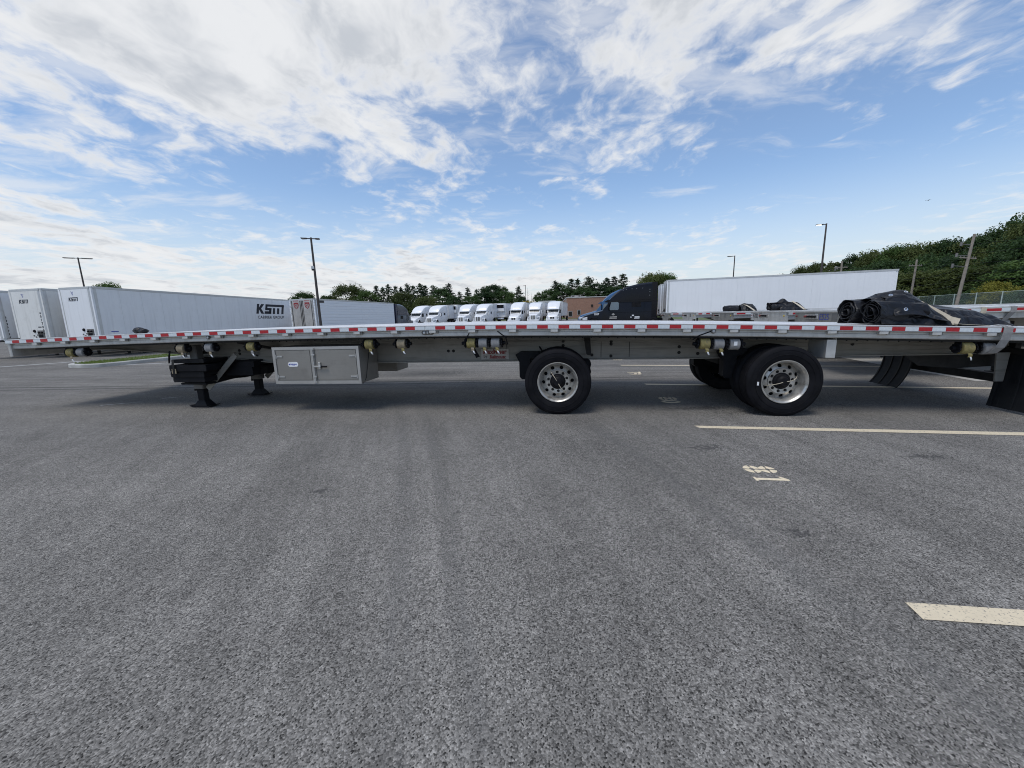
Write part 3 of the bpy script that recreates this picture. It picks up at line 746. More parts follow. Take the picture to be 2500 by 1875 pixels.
# name plate
pl = MB(); pl.box(-1.385, -.915, YB - .018, YB - .010, .765, .945, .003); po = pl.build('name_plate', PLATE, FB)
text_mb('MaxMiser', .108, 0, lambda u, v, h: (-1.15 + u, YB - .021, .862 + v), bold=.0035, squash=.93).build('lettering', REDINK, po)
text_mb('by', .07, 0, lambda u, v, h: (-1.31 + u, YB - .021, .80 + v)).build('lettering', BLKINK, po)
text_mb('Reitnouer', .075, 0, lambda u, v, h: (-1.10 + u, YB - .021, .79 + v), bold=.003, squash=.9).build('lettering', REDINK, po)
m = MB(); m.box(-1.25, -.96, YB - .0212, YB - .0205, .778, .783); m.build('underline', REDINK, po)
# marker lights
def marker(x, z, rx):
    m = MB(); seg = 24
    for r, h in ((1.0, .050), (1.0, .036), (.82, .034)): pass
    rings = [(1.0, .050), (1.0, .036), (.86, .030), (.80, .034), (.45, .026), (.0, .024)]
    vs = []; fs = []
    for k, (s_, y) in enumerate(rings):
        for i in range(seg):
            a = 2 * pi * i / seg; ex = max(0, rx - .032)
            vs.append((x + cos(a) * .032 * s_ + (ex * s_ if cos(a) > 0 else -ex * s_), y, z + sin(a) * .032 * s_))
    for k in range(len(rings) - 1): fs += [(k * seg + i, k * seg + (i + 1) % seg, (k + 1) * seg + (i + 1) % seg, (k + 1) * seg + i) for i in range(seg)]
    m.add(vs, fs); o = m.build('marker_light', GALV, FB, 40)
    g_ = MB()
    for q in ([0] if rx < .04 else [-.05, 0, .05]): g_.lathe([(0, -.004), (.012, -.003), (.020, 0)], (x + q, .028, z), 'y', 12)
    g_.build('lens', LENS, o)


marker(-5.81, 1.265, .032); marker(-2.05, 1.262, .092); marker(2.03, 1.195, .032); marker(6.2, 1.04, .05)


# ratchet strap winches on the track
def winch(x, web, tail=None, loose=False):
    z = prof(x) - .272; w = node('strap_winch', FB, (x, .155, z))
    m = MB(); m.box(-.085, .085, -.05, .05, .088, .10); m.box(-.085, -.075, -.045, .045, -.03, .09); m.box(.075, .085, -.045, .045, -.03, .09); m.build('bracket', BLACK, w)
    rr = .078
    m = MB(); pr = [(.02, -.066)]
    for i in range(5): pr += [(rr - .016 * (4 - i) * .2, -.066 + i * .0), ]
    m.lathe([(.028, -.064), (rr * .90, -.064), (rr, -.058), (rr * 1.01, -.02), (rr * .995, .02), (rr, .058), (rr * .90, .064), (.028, .064)], (0, 0, 0), 'x', 28); roll = m.build('strap_roll', web, w, 40)
    m = MB()
    for q in (.045, .055, .066): m.lathe([(q, -.0665), (q + .003, -.0675), (q + .006, -.0665)], (0, 0, 0), 'x', 24); m.lathe([(q, .0665), (q + .003, .0675), (q + .006, .0665)], (0, 0, 0), 'x', 24)
    m.build('strap_edge', web, roll)
    for sgn in (-1, 1):
        m = MB(); pts = []
        for i in range(24):
            r = .070 if i % 2 else .060; a = 2 * pi * i / 24; pts.append((r * cos(a), r * sin(a)))
        m.prism(pts, 0, sgn * .088, sgn * .104); m.tube((sgn * .104, 0, 0), (sgn * .150, 0, 0), .026, .026, 10); m.tube((sgn * .118, 0, -.03), (sgn * .118, 0, .03), .008, n=6); m.build('ratchet_cap', BLACK, w)
    if tail:
        m = MB(); m.ribbon([(.02, -.05, -.06), (.03, -.06, -.085), (.028, -.055, -.115)], (1, 0, 0), .045); m.build('strap_tail', tail, w)
        m = MB(); m.ribbon([(.035, -.056, -.11), (.045, -.058, -.135), (.055, -.05, -.155)], (1, .2, 0), .022); m.build('strap_label', WHTINK, w)
    return w


for x, web, tail in ((-8.69, YEL, TAN), (-8.47, GREYW, None), (-6.44, TAN, TAN), (-5.90, GREYW, TAN), (-5.12, YEL, GREYW), (-3.05, YEL, YEL), (-2.515, TAN, YEL), (-1.405, YEL, TAN), (-1.222, GREYW, YEL), (-1.03, GREYW, YEL), (1.955, YEL, YEL), (2.14, GREYW, YEL), (2.345, GREYW, None), (5.17, YEL, YEL), (5.41, GREYW, None)):
    winch(x, web, tail)
m = MB(); m.box(2.315, 2.36, .066, .074, .99, 1.045); m.build('paper_label', WHTINK, FB)
# thin black bungee ties round the winches
for pts in ([(-1.40, .05, 1.26), (-1.45, .05, 1.17), (-1.47, .10, 1.10)], [(-.98, .05, 1.26), (-.86, .05, 1.17), (-.84, .10, 1.06)], [(2.02, .05, 1.20), (1.85, .05, 1.14), (1.78, .09, 1.08)]):
    m = MB(); m.path(pts, .009, 6); m.build('bungee_tie', RUB, FB)
m = MB(); m.add([(-1.50, .17, 1.14), (-1.44, .17, 1.14), (-1.32, .30, .86), (-1.375, .30, .84), (-1.50, .19, 1.14), (-1.44, .19, 1.14), (-1.32, .32, .86), (-1.375, .32, .84)], [(0, 1, 2, 3), (7, 6, 5, 4), (0, 3, 7, 4), (1, 2, 6, 5), (2, 3, 7, 6), (0, 1, 5, 4)]); m.build('winch_strut', BLACK, FB)


# tool boxes
def toolbox(y0, y1, front):
    b = node('tool_box', FB)
    m = MB(); m.box(-4.70, -3.21, y0, y1, .485, 1.075, .006); m.build('shell', ALU_BOX, b)
    if not front: return b
    fy = y0
    for poly in ([(-4.705, 1.08), (-3.205, 1.08), (-3.25, 1.035), (-4.66, 1.035)], [(-4.705, .48), (-3.205, .48), (-3.25, .53), (-4.66, .53)], [(-4.705, .48), (-4.66, .53), (-4.66, 1.035), (-4.705, 1.08)], [(-3.205, .48), (-3.25, .53), (-3.25, 1.035), (-3.205, 1.08)]):
        m = MB(); m.prism(poly, 1, fy - .014, fy - .001); m.build('frame_edge', BOXTRIM, b)
    m = MB(); m.box(-4.032, -3.968, fy - .0125, fy - .001, .53, 1.035); m.build('frame_edge', BOXTRIM, b)
    for x0, x1, hx in ((-4.64, -4.05, -4.63), (-3.95, -3.265, -3.275)):
        m = MB(); m.box(x0, x1, fy - .009, fy - .001, .545, 1.02, .002); d = m.build('door', ALU_BOX, b)
        for z in (.93, .60):
            h = MB(); s = 1 if hx < -4 else -1
            h.box(min(hx, hx + s * .10), max(hx, hx + s * .10), fy - .017, fy - .0092, z - .012, z + .012); h.tube((hx - s * .012, fy - .016, z - .03), (hx - s * .012, fy - .016, z + .03), .009, n=8); h.build('hinge', STEEL, d)
    m = MB(); m.tube((-3.985, fy - .028, .50), (-3.985, fy - .028, 1.065), .009, n=8)
    for z in (.515, .60, .955, 1.05): m.box(-4.015, -3.955, fy - .036, fy - .0125, z - .012, z + .012)
    m.build('lock_rod', STEEL, b)
    m = MB(); m.box(-3.99, -3.86, fy - .045, fy - .03, .752, .776, .003); m.box(-3.905, -3.87, fy - .04, fy - .010, .725, .83, .004); m.tube((-3.87, fy - .04, .762), (-3.86, fy - .04, .762), .012, n=8); h = m.build('latch_handle', STEEL, b)
    m = MB(); m.tube((-3.855, fy - .04, .762), (-3.76, fy - .04, .762), .013, n=10); m.build('grip', RUB, b)
    bd = []
    for i in range(20):
        a = 2 * pi * i / 20; bd.append((-4.36 + (.055 if cos(a) > 0 else -.055) + .034 * cos(a), .80 + .040 * sin(a)))
    m = MB(); m.prism(bd, 1, fy - .0125, fy - .0092); o = m.build('badge', WHTINK, b)
    mk = MB(); mk.lathe([(0, 0), (.013, 0)], (-4.425, fy - .0130, .80), 'y', 14)
    for q in range(7):
        hh = (.013, .008, .010, .007, .009, .008, .010)[q]; mk.box(-4.405 + q * .016, -4.392 + q * .016, fy - .0131, fy - .0129, .803 - hh, .803 + hh * .8)
    mk.box(-4.375, -4.33, fy - .0131, fy - .0129, .776, .782); mk.build('printed_mark', BLUINK, o)
    # tarp tie hanging down the end
    m = MB(); m.path([(-3.206, .40, 1.0), (-3.203, .22, .55), (-3.22, .14, .47)], .004, 5); m.build('tie_cord', BLACK, b)
    return b


toolbox(.075, .66, True); toolbox(1.42, 1.95, False)


# landing gear
def landing_leg(x, y):
    L = node('landing_leg', FB, (x, y, 0))
    m = MB(); m.box(-.075, .075, -.07, .07, .335, 1.12, .012); m.build('outer_tube', GALV, L)
    m = MB(); m.box(-.095, .095, -.08, .08, .335, .50, .012); m.build('collar', GALV, L)
    m = MB(); m.box(-.070, .070, -.058, .058, .05, .338, .014); m.build('inner_tube', BLACK, L)
    m = MB(); m.loft([[(-.16, -.13, .10), (.16, -.13, .10), (.16, .13, .10), (-.16, .13, .10)][0:0] or [(-.07, -.06, .12), (.07, -.06, .12), (.07, .06, .12), (-.07, .06, .12)], [(-.13, -.09, .035), (.13, -.09, .035), (.13, .09, .035), (-.13, .09, .035)], [(-.13, -.09, .022), (.13, -.09, .022), (.13, .09, .022), (-.13, .09, .022)]])
    m.loft([[(-.215, -.10, .04), (-.215, .10, .04), (-.215, .10, .03), (-.215, -.10, .03)], [(-.165, -.10, .024), (-.165, .10, .024), (-.165, .10, .008), (-.165, -.10, .008)], [(.165, -.10, .024), (.165, .10, .024), (.165, .10, .008), (.165, -.10, .008)], [(.215, -.10, .04), (.215, .10, .04), (.215, .10, .03), (.215, -.10, .03)]]); m.build('foot', BLACK, L)
    m = MB(); m.tube((-.10, -.02, .50), (-.12, -.02, .30), .022, n=8); m.build('crank_stub', BLACK, L)
    return L


landing_leg(-6.52, .45); landing_leg(-6.30, 1.50)
m = MB(); m.tube((-6.52, .45, .98), (-6.30, 1.5, .98), .03, n=8); m.build('cross_shaft', DARK, FB)
for (a, b_, dy) in (((-5.70, .945), (-6.36, .335), .40), ((-5.55, .93), (-6.18, .36), 1.58)):
    w = .048; dx, dz = a[0] - b_[0], a[1] - b_[1]; L_ = hypot(dx, dz); nx, nz = -dz / L_ * w, dx / L_ * w
    m = MB(); m.prism([(a[0] + nx, a[1] + nz), (a[0] - nx, a[1] - nz), (b_[0] - nx, b_[1] - nz), (b_[0] + nx, b_[1] + nz)], 1, dy, dy + .012); m.prism([(a[0] + nx, a[1] + nz), (a[0] + nx * .8, a[1] + nz * .8), (b_[0] + nx * .8, b_[1] + nz * .8), (b_[0] + nx, b_[1] + nz)], 1, dy, dy + .05); m.build('leg_brace', ALU_DULL, FB)
m = MB(); m.box(-6.66, -6.56, .30, .312, .92, 1.15); m.build('perforated_plate', GALV, FB)
for i in range(4):
    d = MB(); d.lathe([(0, -.002), (.013, -.002)], (-6.60, .30, .955 + .05 * i), 'y', 8); d.build('plate_hole', BLACK, FB)
m = MB(); m.box(-5.66, -5.50, YB - .012, YB - .007, .90, 1.0, .002); m.build('data_plate', GALV, FB)


# black ribbed dunnage bin slung across behind the legs
def dunnage():
    b = node('dunnage_rack', FB)
    for k, (x0, x1, z0, z1, y0) in enumerate(((-6.70, -6.10, .82, .885, .16), (-6.72, -6.02, .70, .81, .10), (-6.74, -6.10, .60, .69, .12), (-6.72, -6.12, .49, .59, .14), (-6.64, -6.16, .45, .485, .2), (-6.0, -5.45, .72, .82, .5), (-6.05, -5.5, .55, .71, .5))):
        m = MB(); n = 10; secs = []
        for i in range(n + 1):
            y = y0 + (2.25 - y0) * i / n; wv = .012 * sin(i * 2.1 + k); zz = .012 * cos(i * 1.7 + k * 2)
            secs.append([(x0 + wv, y, z0 + zz), (x1 + wv, y, z0 + zz), (x1 + wv + .008, y, (z0 + z1) / 2), (x1 + wv, y, z1 + zz), (x0 + wv, y, z1 + zz), (x0 + wv - .01, y, (z0 + z1) / 2)])
        m.loft(secs); m.build('dunnage_timber', BLACK, b)
    m = MB(); m.ribbon([(-6.60, .08, .90), (-6.61, .075, .80), (-6.62, .085, .66)], (1, 0, 0), .045); m.build('tie_strap', DARK, b)
    m = MB(); m.box(-6.66, -6.58, .082, .095, .66, .74, .004); m.build('end_label', TAN, b)
    m = MB(); m.path([(-6.67, .12, 1.05), (-6.68, .10, .95), (-6.70, .10, .84)], .014, 6); m.build('hose', RUB, b)


dunnage()


# wheels: dual tyres, dished ten-hole aluminium rim outside
def tyre_profile(w, r):
    h = w / 2
    return [(.292, -h * .80), (.300, -h * .86), (.33, -h * .95), (.40, -h), (.445, -h * .97), (r - .03, -h * .90), (r - .012, -h * .84), (r - .002, -h * .76), (r, -h * .62),
            (r - .001, -h * .60), (r - .014, -h * .585), (r - .014, -h * .535), (r, -h * .52), (r + .001, -h * .26), (r - .014, -h * .245), (r - .014, -h * .195), (r, -h * .18), (r + .001, h * .18), (r - .014, h * .195), (r - .014, h * .245), (r, h * .26),
            (r, h * .52), (r - .014, h * .535), (r - .014, h * .585), (r, h * .60), (r - .002, h * .76), (r - .012, h * .84), (r - .03, h * .90), (.445, h * .97), (.40, h), (.33, h * .95), (.300, h * .86), (.292, h * .80)]


def holed_ring(mb, r0, r1, y0, y1, nh, rh, rc, seg=16, ph=0.0):
    """conical annulus with nh round holes; y varies linearly with radius"""
    yy = lambda r: y0 + (y1 - y0) * (r - r0) / (r1 - r0)
    for k in range(nh):
        a0 = ph + 2 * pi * k / nh; da = 2 * pi / nh; outer = []; inner = []
        e = seg // 4
        for i in range(e): outer.append((r0 + (r1 - r0) * i / e, a0 - da / 2))
        for i in range(e): outer.append((r1, a0 - da / 2 + da * i / e))
        for i in range(e): outer.append((r1 - (r1 - r0) * i / e, a0 + da / 2))
        for i in range(e): outer.append((r0, a0 + da / 2 - da * i / e))
        ov = [(r * cos(a), yy(r), r * sin(a)) for r, a in outer]; iv = []
        for r, a in outer:
            px, pz = r * cos(a) - rc * cos(a0), r * sin(a) - rc * sin(a0); q = hypot(px, pz)
            hx, hz = rc * cos(a0) + px / q * rh, rc * sin(a0) + pz / q * rh; iv.append((hx, yy(hypot(hx, hz)), hz))
        n = len(ov); dv = [(x, y + .014, z) for x, y, z in iv]
        mb.add(ov + iv + dv, [(i, (i + 1) % n, n + (i + 1) % n, n + i) for i in range(n)] + [(n + i, n + (i + 1) % n, 2 * n + (i + 1) % n, 2 * n + i) for i in range(n)])


def make_wheel(nm='wheel'):
    """outer face at y=0 looking towards -y"""
    r = .492; w = .262
    t = MB(); t.lathe(tyre_profile(w, r), (0, w / 2, 0), 'y', 72, closed=True); TY = t.mesh('tyre', RUB, 50)
    rb = MB()
    for r_, hh in ((.372, .0), (.436, .004)): rb.lathe([(r_, -.002 + hh), (r_ + .004, -.005 + hh), (r_ + .008, -.002 + hh)], (0, 0, 0), 'y', 72)
    RB = rb.mesh('sidewall_rib', RUB, 40)
    b = MB(); b.lathe([(.302, .016), (.299, .006), (.291, .006), (.284, .014), (.272, .022), (.266, .05), (.258, .062), (.252, .115), (.248, .150), (.246, .20)], (0, 0, 0), 'y', 64); BR = b.mesh('rim_barrel', RIM, 45)
    d = MB(); holed_ring(d, .180, .249, .112, .150, 10, .0275, .2145, 16, R(6)); d.lathe([(.180, .112), (.177, .098)], (0, 0, 0), 'y', 60); holed_ring(d, .112, .177, .104, .098, 10, .0215, .143, 16, R(24)); DI = d.mesh('rim_disc', RIM, 35)
    l = MB()
    for k in range(10):
        a = R(24) + 2 * pi * k / 10; l.tube((.143 * cos(a), .092, .143 * sin(a)), (.143 * cos(a), .15, .143 * sin(a)), .0125, .015, 6)
    LU = l.mesh('lug_nuts', DARK)
    h = MB(); h.lathe([(.120, .106), (.112, .098), (.100, .080), (.090, .075), (.080, .045), (.062, .034), (.052, .012), (.02, .006), (0, .006)], (0, 0, 0), 'y', 30); HU = h.mesh('hub', BLACK, 35)
    dr = MB(); dr.lathe([(.245, .20), (.0, .20)], (0, 0, 0), 'y', 40); DR = dr.mesh('brake_drum', BLACK)
    return dict(tyre=TY, sidewall_rib=RB, rim_barrel=BR, rim_disc=DI, lug_nuts=LU, hub=HU, brake_drum=DR)


WM = make_wheel()


def wheel(parent, x, y, z=.492, out=-1, inner=True, spin=0.0, full=True):
    """dual wheel set; out=-1 faces the camera side"""
    w = node('wheel', parent, (x, y, z)); w.rotation_euler = (0, 0, 0 if out < 0 else pi)
    for nm, me in WM.items():
        if not full and nm in ('sidewall_rib', 'lug_nuts'): continue
        put(nm, me, w, rot=(0, spin, 0))
    if inner: put('inner_tyre', WM['tyre'], w, (0, .335, 0))
    return w


w1 = wheel(FB, -.10, .025, .490, spin=R(3)); w2 = wheel(FB, 2.99, .02, .484, spin=R(17))
for w, a in ((w1, R(118)), (w2, R(12))):       # tyre inflation hose across the hub
    for q in (0, pi):
        m = MB(); pts = [(cos(a + q + .12 * (i / 6)) * (.02 + .2 * i / 6), .012 + .11 * (i / 6) ** 2 - .03 * sin(pi * i / 6), sin(a + q + .12 * (i / 6)) * (.02 + .2 * i / 6)) for i in range(7)]
        m.path(pts, .0045, 5); m.build('inflation_hose', PALE, w)
m = MB(); m.box(-.012, .012, -.004, -.001, -.025, .025); lb = m.build('tyre_label', WHTINK, w2, loc=(-.345, .004, -.02))
wheel(FB, -.10, WID - .02, .490, out=1); wheel(FB, 2.99, WID - .02, .484, out=1)
for x in (-.10, 2.99):
    m = MB(); m.tube((x, .3, .49), (x, WID - .3, .49), .065, n=14); ax = m.build('axle', DARK, FB)
    for y in (.62, WID - .62):
        s = 1 if y < 1.3 else -1
        # hanger, trailing arm and air spring
        m = MB(); m.prism([(x - .68, .86), (x - .60, .905), (x - .30, .905), (x - .30, .82), (x - .44, .80), (x - .44, .46), (x - .58, .46), (x - .62, .50), (x - .62, .74)], 1, y - .11, y + .05); m.build('suspension_hanger', BLACK, FB)
        m = MB(); m.prism([(x - .56, .60), (x - .52, .50), (x + .15, .36), (x + .50, .40), (x + .50, .47), (x + .12, .52), (x - .3, .62)], 1, y - .05, y + .05); m.build('trailing_arm', BLACK, FB)
        m = MB(); m.lathe([(0, 0), (.10, 0), (.13, .04), (.145, .10), (.13, .16), (.145, .22), (.13, .28), (.10, .31), (0, .31)], (x + .38, y, .46), 'z', 20); m.build('air_spring', RUB, FB, 40)
m = MB(); m.box(2.45, 2.62, .95, 1.55, .62, .76, .01); m.build('air_tank_bracket', DARK, FB)
m = MB(); m.tube((1.2, 1.3, .80), (2.1, 1.3, .80), .13, n=18); m.build('air_tank', DARK, FB, 40)

# air and brake lines sagging along the frame
for k, (y, z0, sag) in enumerate(((.92, .30, .05), (.96, .34, .09))):
    pts = []
    for i in range(61):
        x = -2.4 + 8.2 * i / 60; pts.append((x, y, prof(x) - z0 - sag * abs(sin(x * 1.9 + k))))
    m = MB(); m.path(pts, .010, 5); m.build('air_line', RUB, FB)
for x in (-.1, 2.99):
    m = MB(); m.path([(x - .3, .64, prof(x) - .36), (x - .18, .58, .78), (x - .02, .52, .64), (x + .08, .50, .56)], .012, 6); m.build('brake_hose', RUB, FB)
    m = MB(); m.tube((x + .12, .62, .56), (x + .12, .82, .60), .085, n=14); m.build('brake_chamber', DARK, FB, 40)

# mud flaps: near one straight, far one swept forward with pale ribs
def flap(y0, y1, sweep, ribs):
    f = node('mud_flap', FB); m = MB(); secs = []
    zs = [.78, .70, .58, .46, .34, .24, .14, .08, .035]
    for z in zs:
        k = (.78 - z) / .745; x = 6.03 - sweep * k ** 3.0
        secs.append([(x, y0, z), (x, y1, z), (x + .012, y1, z), (x + .012, y0, z)])
    m.loft(secs); m.build('rubber_sheet', FLAP, f)
    for q in ribs:
        y = y0 + (y1 - y0) * q; m = MB(); m.loft([[(s[0][0] - .012, y - .012, s[0][2]), (s[0][0] - .012, y + .012, s[0][2]), (s[0][0] - .001, y + .016, s[0][2]), (s[0][0] - .001, y - .016, s[0][2])] for s in secs]); m.build('rib', DARK if len(ribs) > 3 else FLAP, f)
    return f


flap(.02, .62, .05, (.08, .5, .92)); flap(1.94, 2.56, .20, (.02, .34, .67, .98))
m = MB(); m.box(6.03, 6.07, .02, WID - .02, .78, .86, .005); m.build('flap_bar', DARK, FB)
# rear underride guard
m = MB(); m.box(6.18, 6.30, .12, WID - .12, .34, .46, .01); ic = m.build('underride_guard', DARK, FB)
for y in (.62, WID - .72):
    m = MB(); m.box(6.20, 6.28, y, y + .10, .46, prof(6.2) - .16, .005); m.build('guard_post', DARK, FB)
m = MB(); m.prism([(4.9, .76), (6.25, .78), (6.25, .60), (5.6, .56), (5.1, .60)], 1, YB - .03, YB - .02); m.build('rear_web', DARK, FB)

# ------------------------------------------------------------------ tarps and strap lying on the deck
def crumple(p, f, a):
    """creased cloth: ridged noise"""
    v = Vector(p) * f; q = noise.noise(v)
    return a * ((1 - sqrt(q * q + .006) * 2.2) * .65 + noise.noise(v * 1.6 + Vector((5, 1, 2))) * .3)


def tarp_spiral(s0, s1, cy, cz, r, turns, seed, yaw=0.0, flat=.9):
    m = MB(); ns, na = 26, int(turns * 26); vs = []; fs = []
    for i in range(ns + 1):
        k = i / ns; s = s0 + (s1 - s0) * k
        for j in range(na + 1):
            th = 2 * pi * turns * j / na + .6; rr = (.022 + (r - .022) * (j / na) ** .75)
            rr += crumple((s * .8 + seed, cos(th) * .6 + seed, sin(th) * .6 + j / na), 3.4, .034 * (.3 + j / na))
            # end folds sag open a little
            y = cy + rr * cos(th) + yaw * (s - s0); z = cz + rr * sin(th) * flat
            off = crumple((th * .35, seed, j / na * 3), 1.7, .05) * (1 - k) ** 3
            vs.append((s + off, y, max(.012, z)))
    for i in range(ns):
        for j in range(na): fs.append((i * (na + 1) + j, i * (na + 1) + j + 1, (i + 1) * (na + 1) + j + 1, (i + 1) * (na + 1) + j))
    m.add(vs, fs); return m


def lerp_tab(tab, x):
    if x <= tab[0][0]: return tab[0][1]
    for (a, p), (b, q) in zip(tab, tab[1:]):
        if x <= b: k = (x - a) / (b - a); k = k * k * (3 - 2 * k); return p + (q - p) * k
    return tab[-1][1]


def tarp_drape(s0, s1, t0, t1, ridge, cross, seed, amp=.035, ns=90, nt=54):
    m = MB(); vs = []; fs = []
    for i in range(ns + 1):
        for j in range(nt + 1):
            a = i / ns; b = j / nt
            es = .05 * noise.noise(Vector((b * 4, seed, 1))); et = .05 * noise.noise(Vector((a * 5, seed, 7)))
            s = s0 + (s1 - s0) * a + es * (1 if a > .5 else -1); t = t0 + (t1 - t0) * b + et * (1 - b)
            h = lerp_tab(ridge, s) * lerp_tab(cross, b)
            f = crumple((s * 1.1 + t * .7, t * 1.3 - s * .4, seed), 2.6, amp) + crumple((s * 1.9 - t, t * 2.0, seed + 3), 2.2, amp * .3)
            e = min(1, 6 * min(a, 1 - a, b + .02, 1.02 - b)); z = max(.010 + .006 * noise.noise(Vector((s * 3, t * 3, 0))), h + f * (.35 + e * .65) * min(1, h * 9 + .25))
            vs.append((s, t, z))
    n = nt + 1
    for i in range(ns):
        for j in range(nt): fs.append((i * n + j, i * n + j + 1, (i + 1) * n + j + 1, (i + 1) * n + j))
    m.add(vs, fs); return m


def solid(o, th=.006):
    md = o.modifiers.new('thickness', 'SOLIDIFY'); md.thickness = th; md.offset = 0
    return o


def grommets(parent, pts):
    for p, nrm in pts:
        m = MB(); m.lathe([(.011, .004), (.014, .007), (.022, .006), (.024, 0)], (0, 0, 0), 'z', 14); o = m.build('grommet', CHROME, parent, 40, loc=p)
        o.rotation_euler = Vector(nrm).to_track_quat('Z', 'Y').to_euler()


class Bend:
    def __init__(s, z=0): s.z = z
    def __call__(s, x): return prof(x) + .008


bd_ = Bend()
# rolled tarps
rt1 = thing('rolled_tarp', 'black vinyl tarp roll with open spiral end, front of the pile on the deck', 'tarp', TORG, -TH)
m = tarp_spiral(4.18, 4.80, .42, .172, .172, 4.6, 1.3, .05); m.bend = bd_; solid(m.build('roll', TARP, rt1, 60), .005)
rt2 = thing('rolled_tarp', 'black vinyl tarp roll half hidden behind the open spiral roll', 'tarp', TORG, -TH)
m = tarp_spiral(4.12, 4.85, .80, .185, .185, 3.6, 7.7, -.03); m.bend = bd_; solid(m.build('roll', TARP, rt2, 60), .005)
# loose folds over the rolls
dr1 = thing('draped_tarp', 'crumpled black tarp peaked over the rolls on the near deck', 'tarp', TORG, -TH)
m = tarp_drape(4.25, 5.05, .24, 1.15, [(4.25, .36), (4.45, .41), (4.66, .455), (4.82, .37), (5.05, .20)], [(0, .0), (.06, .30), (.18, .74), (.36, 1), (.55, .95), (.75, .7), (.92, .25), (1, 0)], 2.2, .05, 110, 66); m.bend = bd_; solid(m.build('cloth', TARP, dr1, 60), .005)
m = tarp_drape(4.36, 5.02, .22, .62, [(4.36, .30), (4.6, .33), (5.02, .12)], [(0, .42), (.25, .75), (.6, 1.2), (1, 1.4)], 5.1, .035, 50, 30); m.bend = bd_; solid(m.build('flap', TARP, dr1, 60), .006)
grommets(dr1, [((4.46, .20, prof(4.46) + .22), (0, -.9, .45)), ((4.42, .42, prof(4.4) + .41), (-.2, -.6, .8)), ((4.66, .50, prof(4.66) + .46), (.1, -.6, .8))])
dr2 = thing('folded_tarp', 'flat folded black tarp corner pinned under a pale strap', 'tarp', TORG, -TH)
m = tarp_drape(4.80, 5.85, .30, 1.5, [(4.86, .22), (5.0, .26), (5.2, .26), (5.45, .23), (5.68, .17), (5.85, .05)], [(0, 0), (.05, .42), (.15, .80), (.4, 1), (.7, 1.15), (.85, .9), (1, 0)], 9.4, .04, 110, 66); m.bend = bd_; solid(m.build('cloth', TARP, dr2, 60), .005)
grommets(dr2, [((5.42, .55, prof(5.42) + .175), (.2, -.5, .8))])
# pale strap over the tarp, round the rail and down to its winch
cs = thing('cargo_strap', 'pale webbing strap running off the black tarp over the trailer edge', 'strap', TORG, -TH)
m = MB(bd_); m.ribbon([(4.74, .64, .36), (4.81, .58, .33), (4.88, .52, .28), (4.99, .40, .17), (5.08, .30, .075), (5.14, .25, .050)], (.34, .12, .8), .10, .004); m.ribbon([(5.10, .27, .030), (5.22, .21, .020), (5.34, .15, .014), (5.44, .09, .012)], (.5, .85, .0), .10, .004); m.build('webbing', PALE, cs)
m = MB(); m.ribbon([(5.45, .12, prof(5.44) + .022), (5.455, .02, prof(5.44) + .024), (5.46, -.012, prof(5.44) + .004), (5.46, -.014, prof(5.44) - .06), (5.455, -.004, prof(5.44) - .15), (5.445, .03, prof(5.44) - .25), (5.43, .09, prof(5.44) - .325), (5.41, .16, prof(5.44) - .345)], (1, 0, 0), .10, .004); m.build('webbing', GREYW, cs)
m = MB(); m.ribbon([(5.36, .13, prof(5.4) + .018), (5.40, .05, prof(5.4) + .030), (5.47, .01, prof(5.4) + .024), (5.50, .06, prof(5.4) + .018)], (.6, .6, 0), .06, .004); m.build('fold', WHTINK, cs)


def lump(name, label, loc, rz, size, mat, seed, parts=3):
    t = thing(name, label, 'tarp' if 'tarp' in name else 'bundle', loc, rz); rnd = random.Random(seed)
    for k in range(parts):
        m = MB(); vs = []; fs = []; nu, nv = 22, 12; ox = (k - (parts - 1) / 2) * size[0] * .55; q = 1 - .18 * k
        for i in range(nv + 1):
            for j in range(nu):
                a = 2 * pi * j / nu; b = pi * i / nv - pi / 2; d = Vector((cos(a) * cos(b), sin(a) * cos(b), sin(b)))
                r = 1 + crumple(d * .7 + Vector((seed + k, 0, 0)), 1.6, .28)
                vs.append((ox + d.x * size[0] * .5 * r * q, d.y * size[1] * .5 * r, max(.0, size[2] * .45 * q + d.z * size[2] * .5 * r * q)))
        for i in range(nv):
            for j in range(nu): fs.append((i * nu + j, i * nu + (j + 1) % nu, (i + 1) * nu + (j + 1) % nu, (i + 1) * nu + j))
        m.add(vs, fs); m.build('fold', mat, t, 50)
    return t


def on_deck(s, t):
    return (TORG[0] + cos(TH) * s + sin(TH) * t, TORG[1] - sin(TH) * s + cos(TH) * t, prof(s) + .008)


lump('cloth_bundle', 'small black bundle lying alone near the nose of the flatbed', on_deck(-8.88, 1.5), -TH, (.20, .16, .13), TARP, 3, 2)


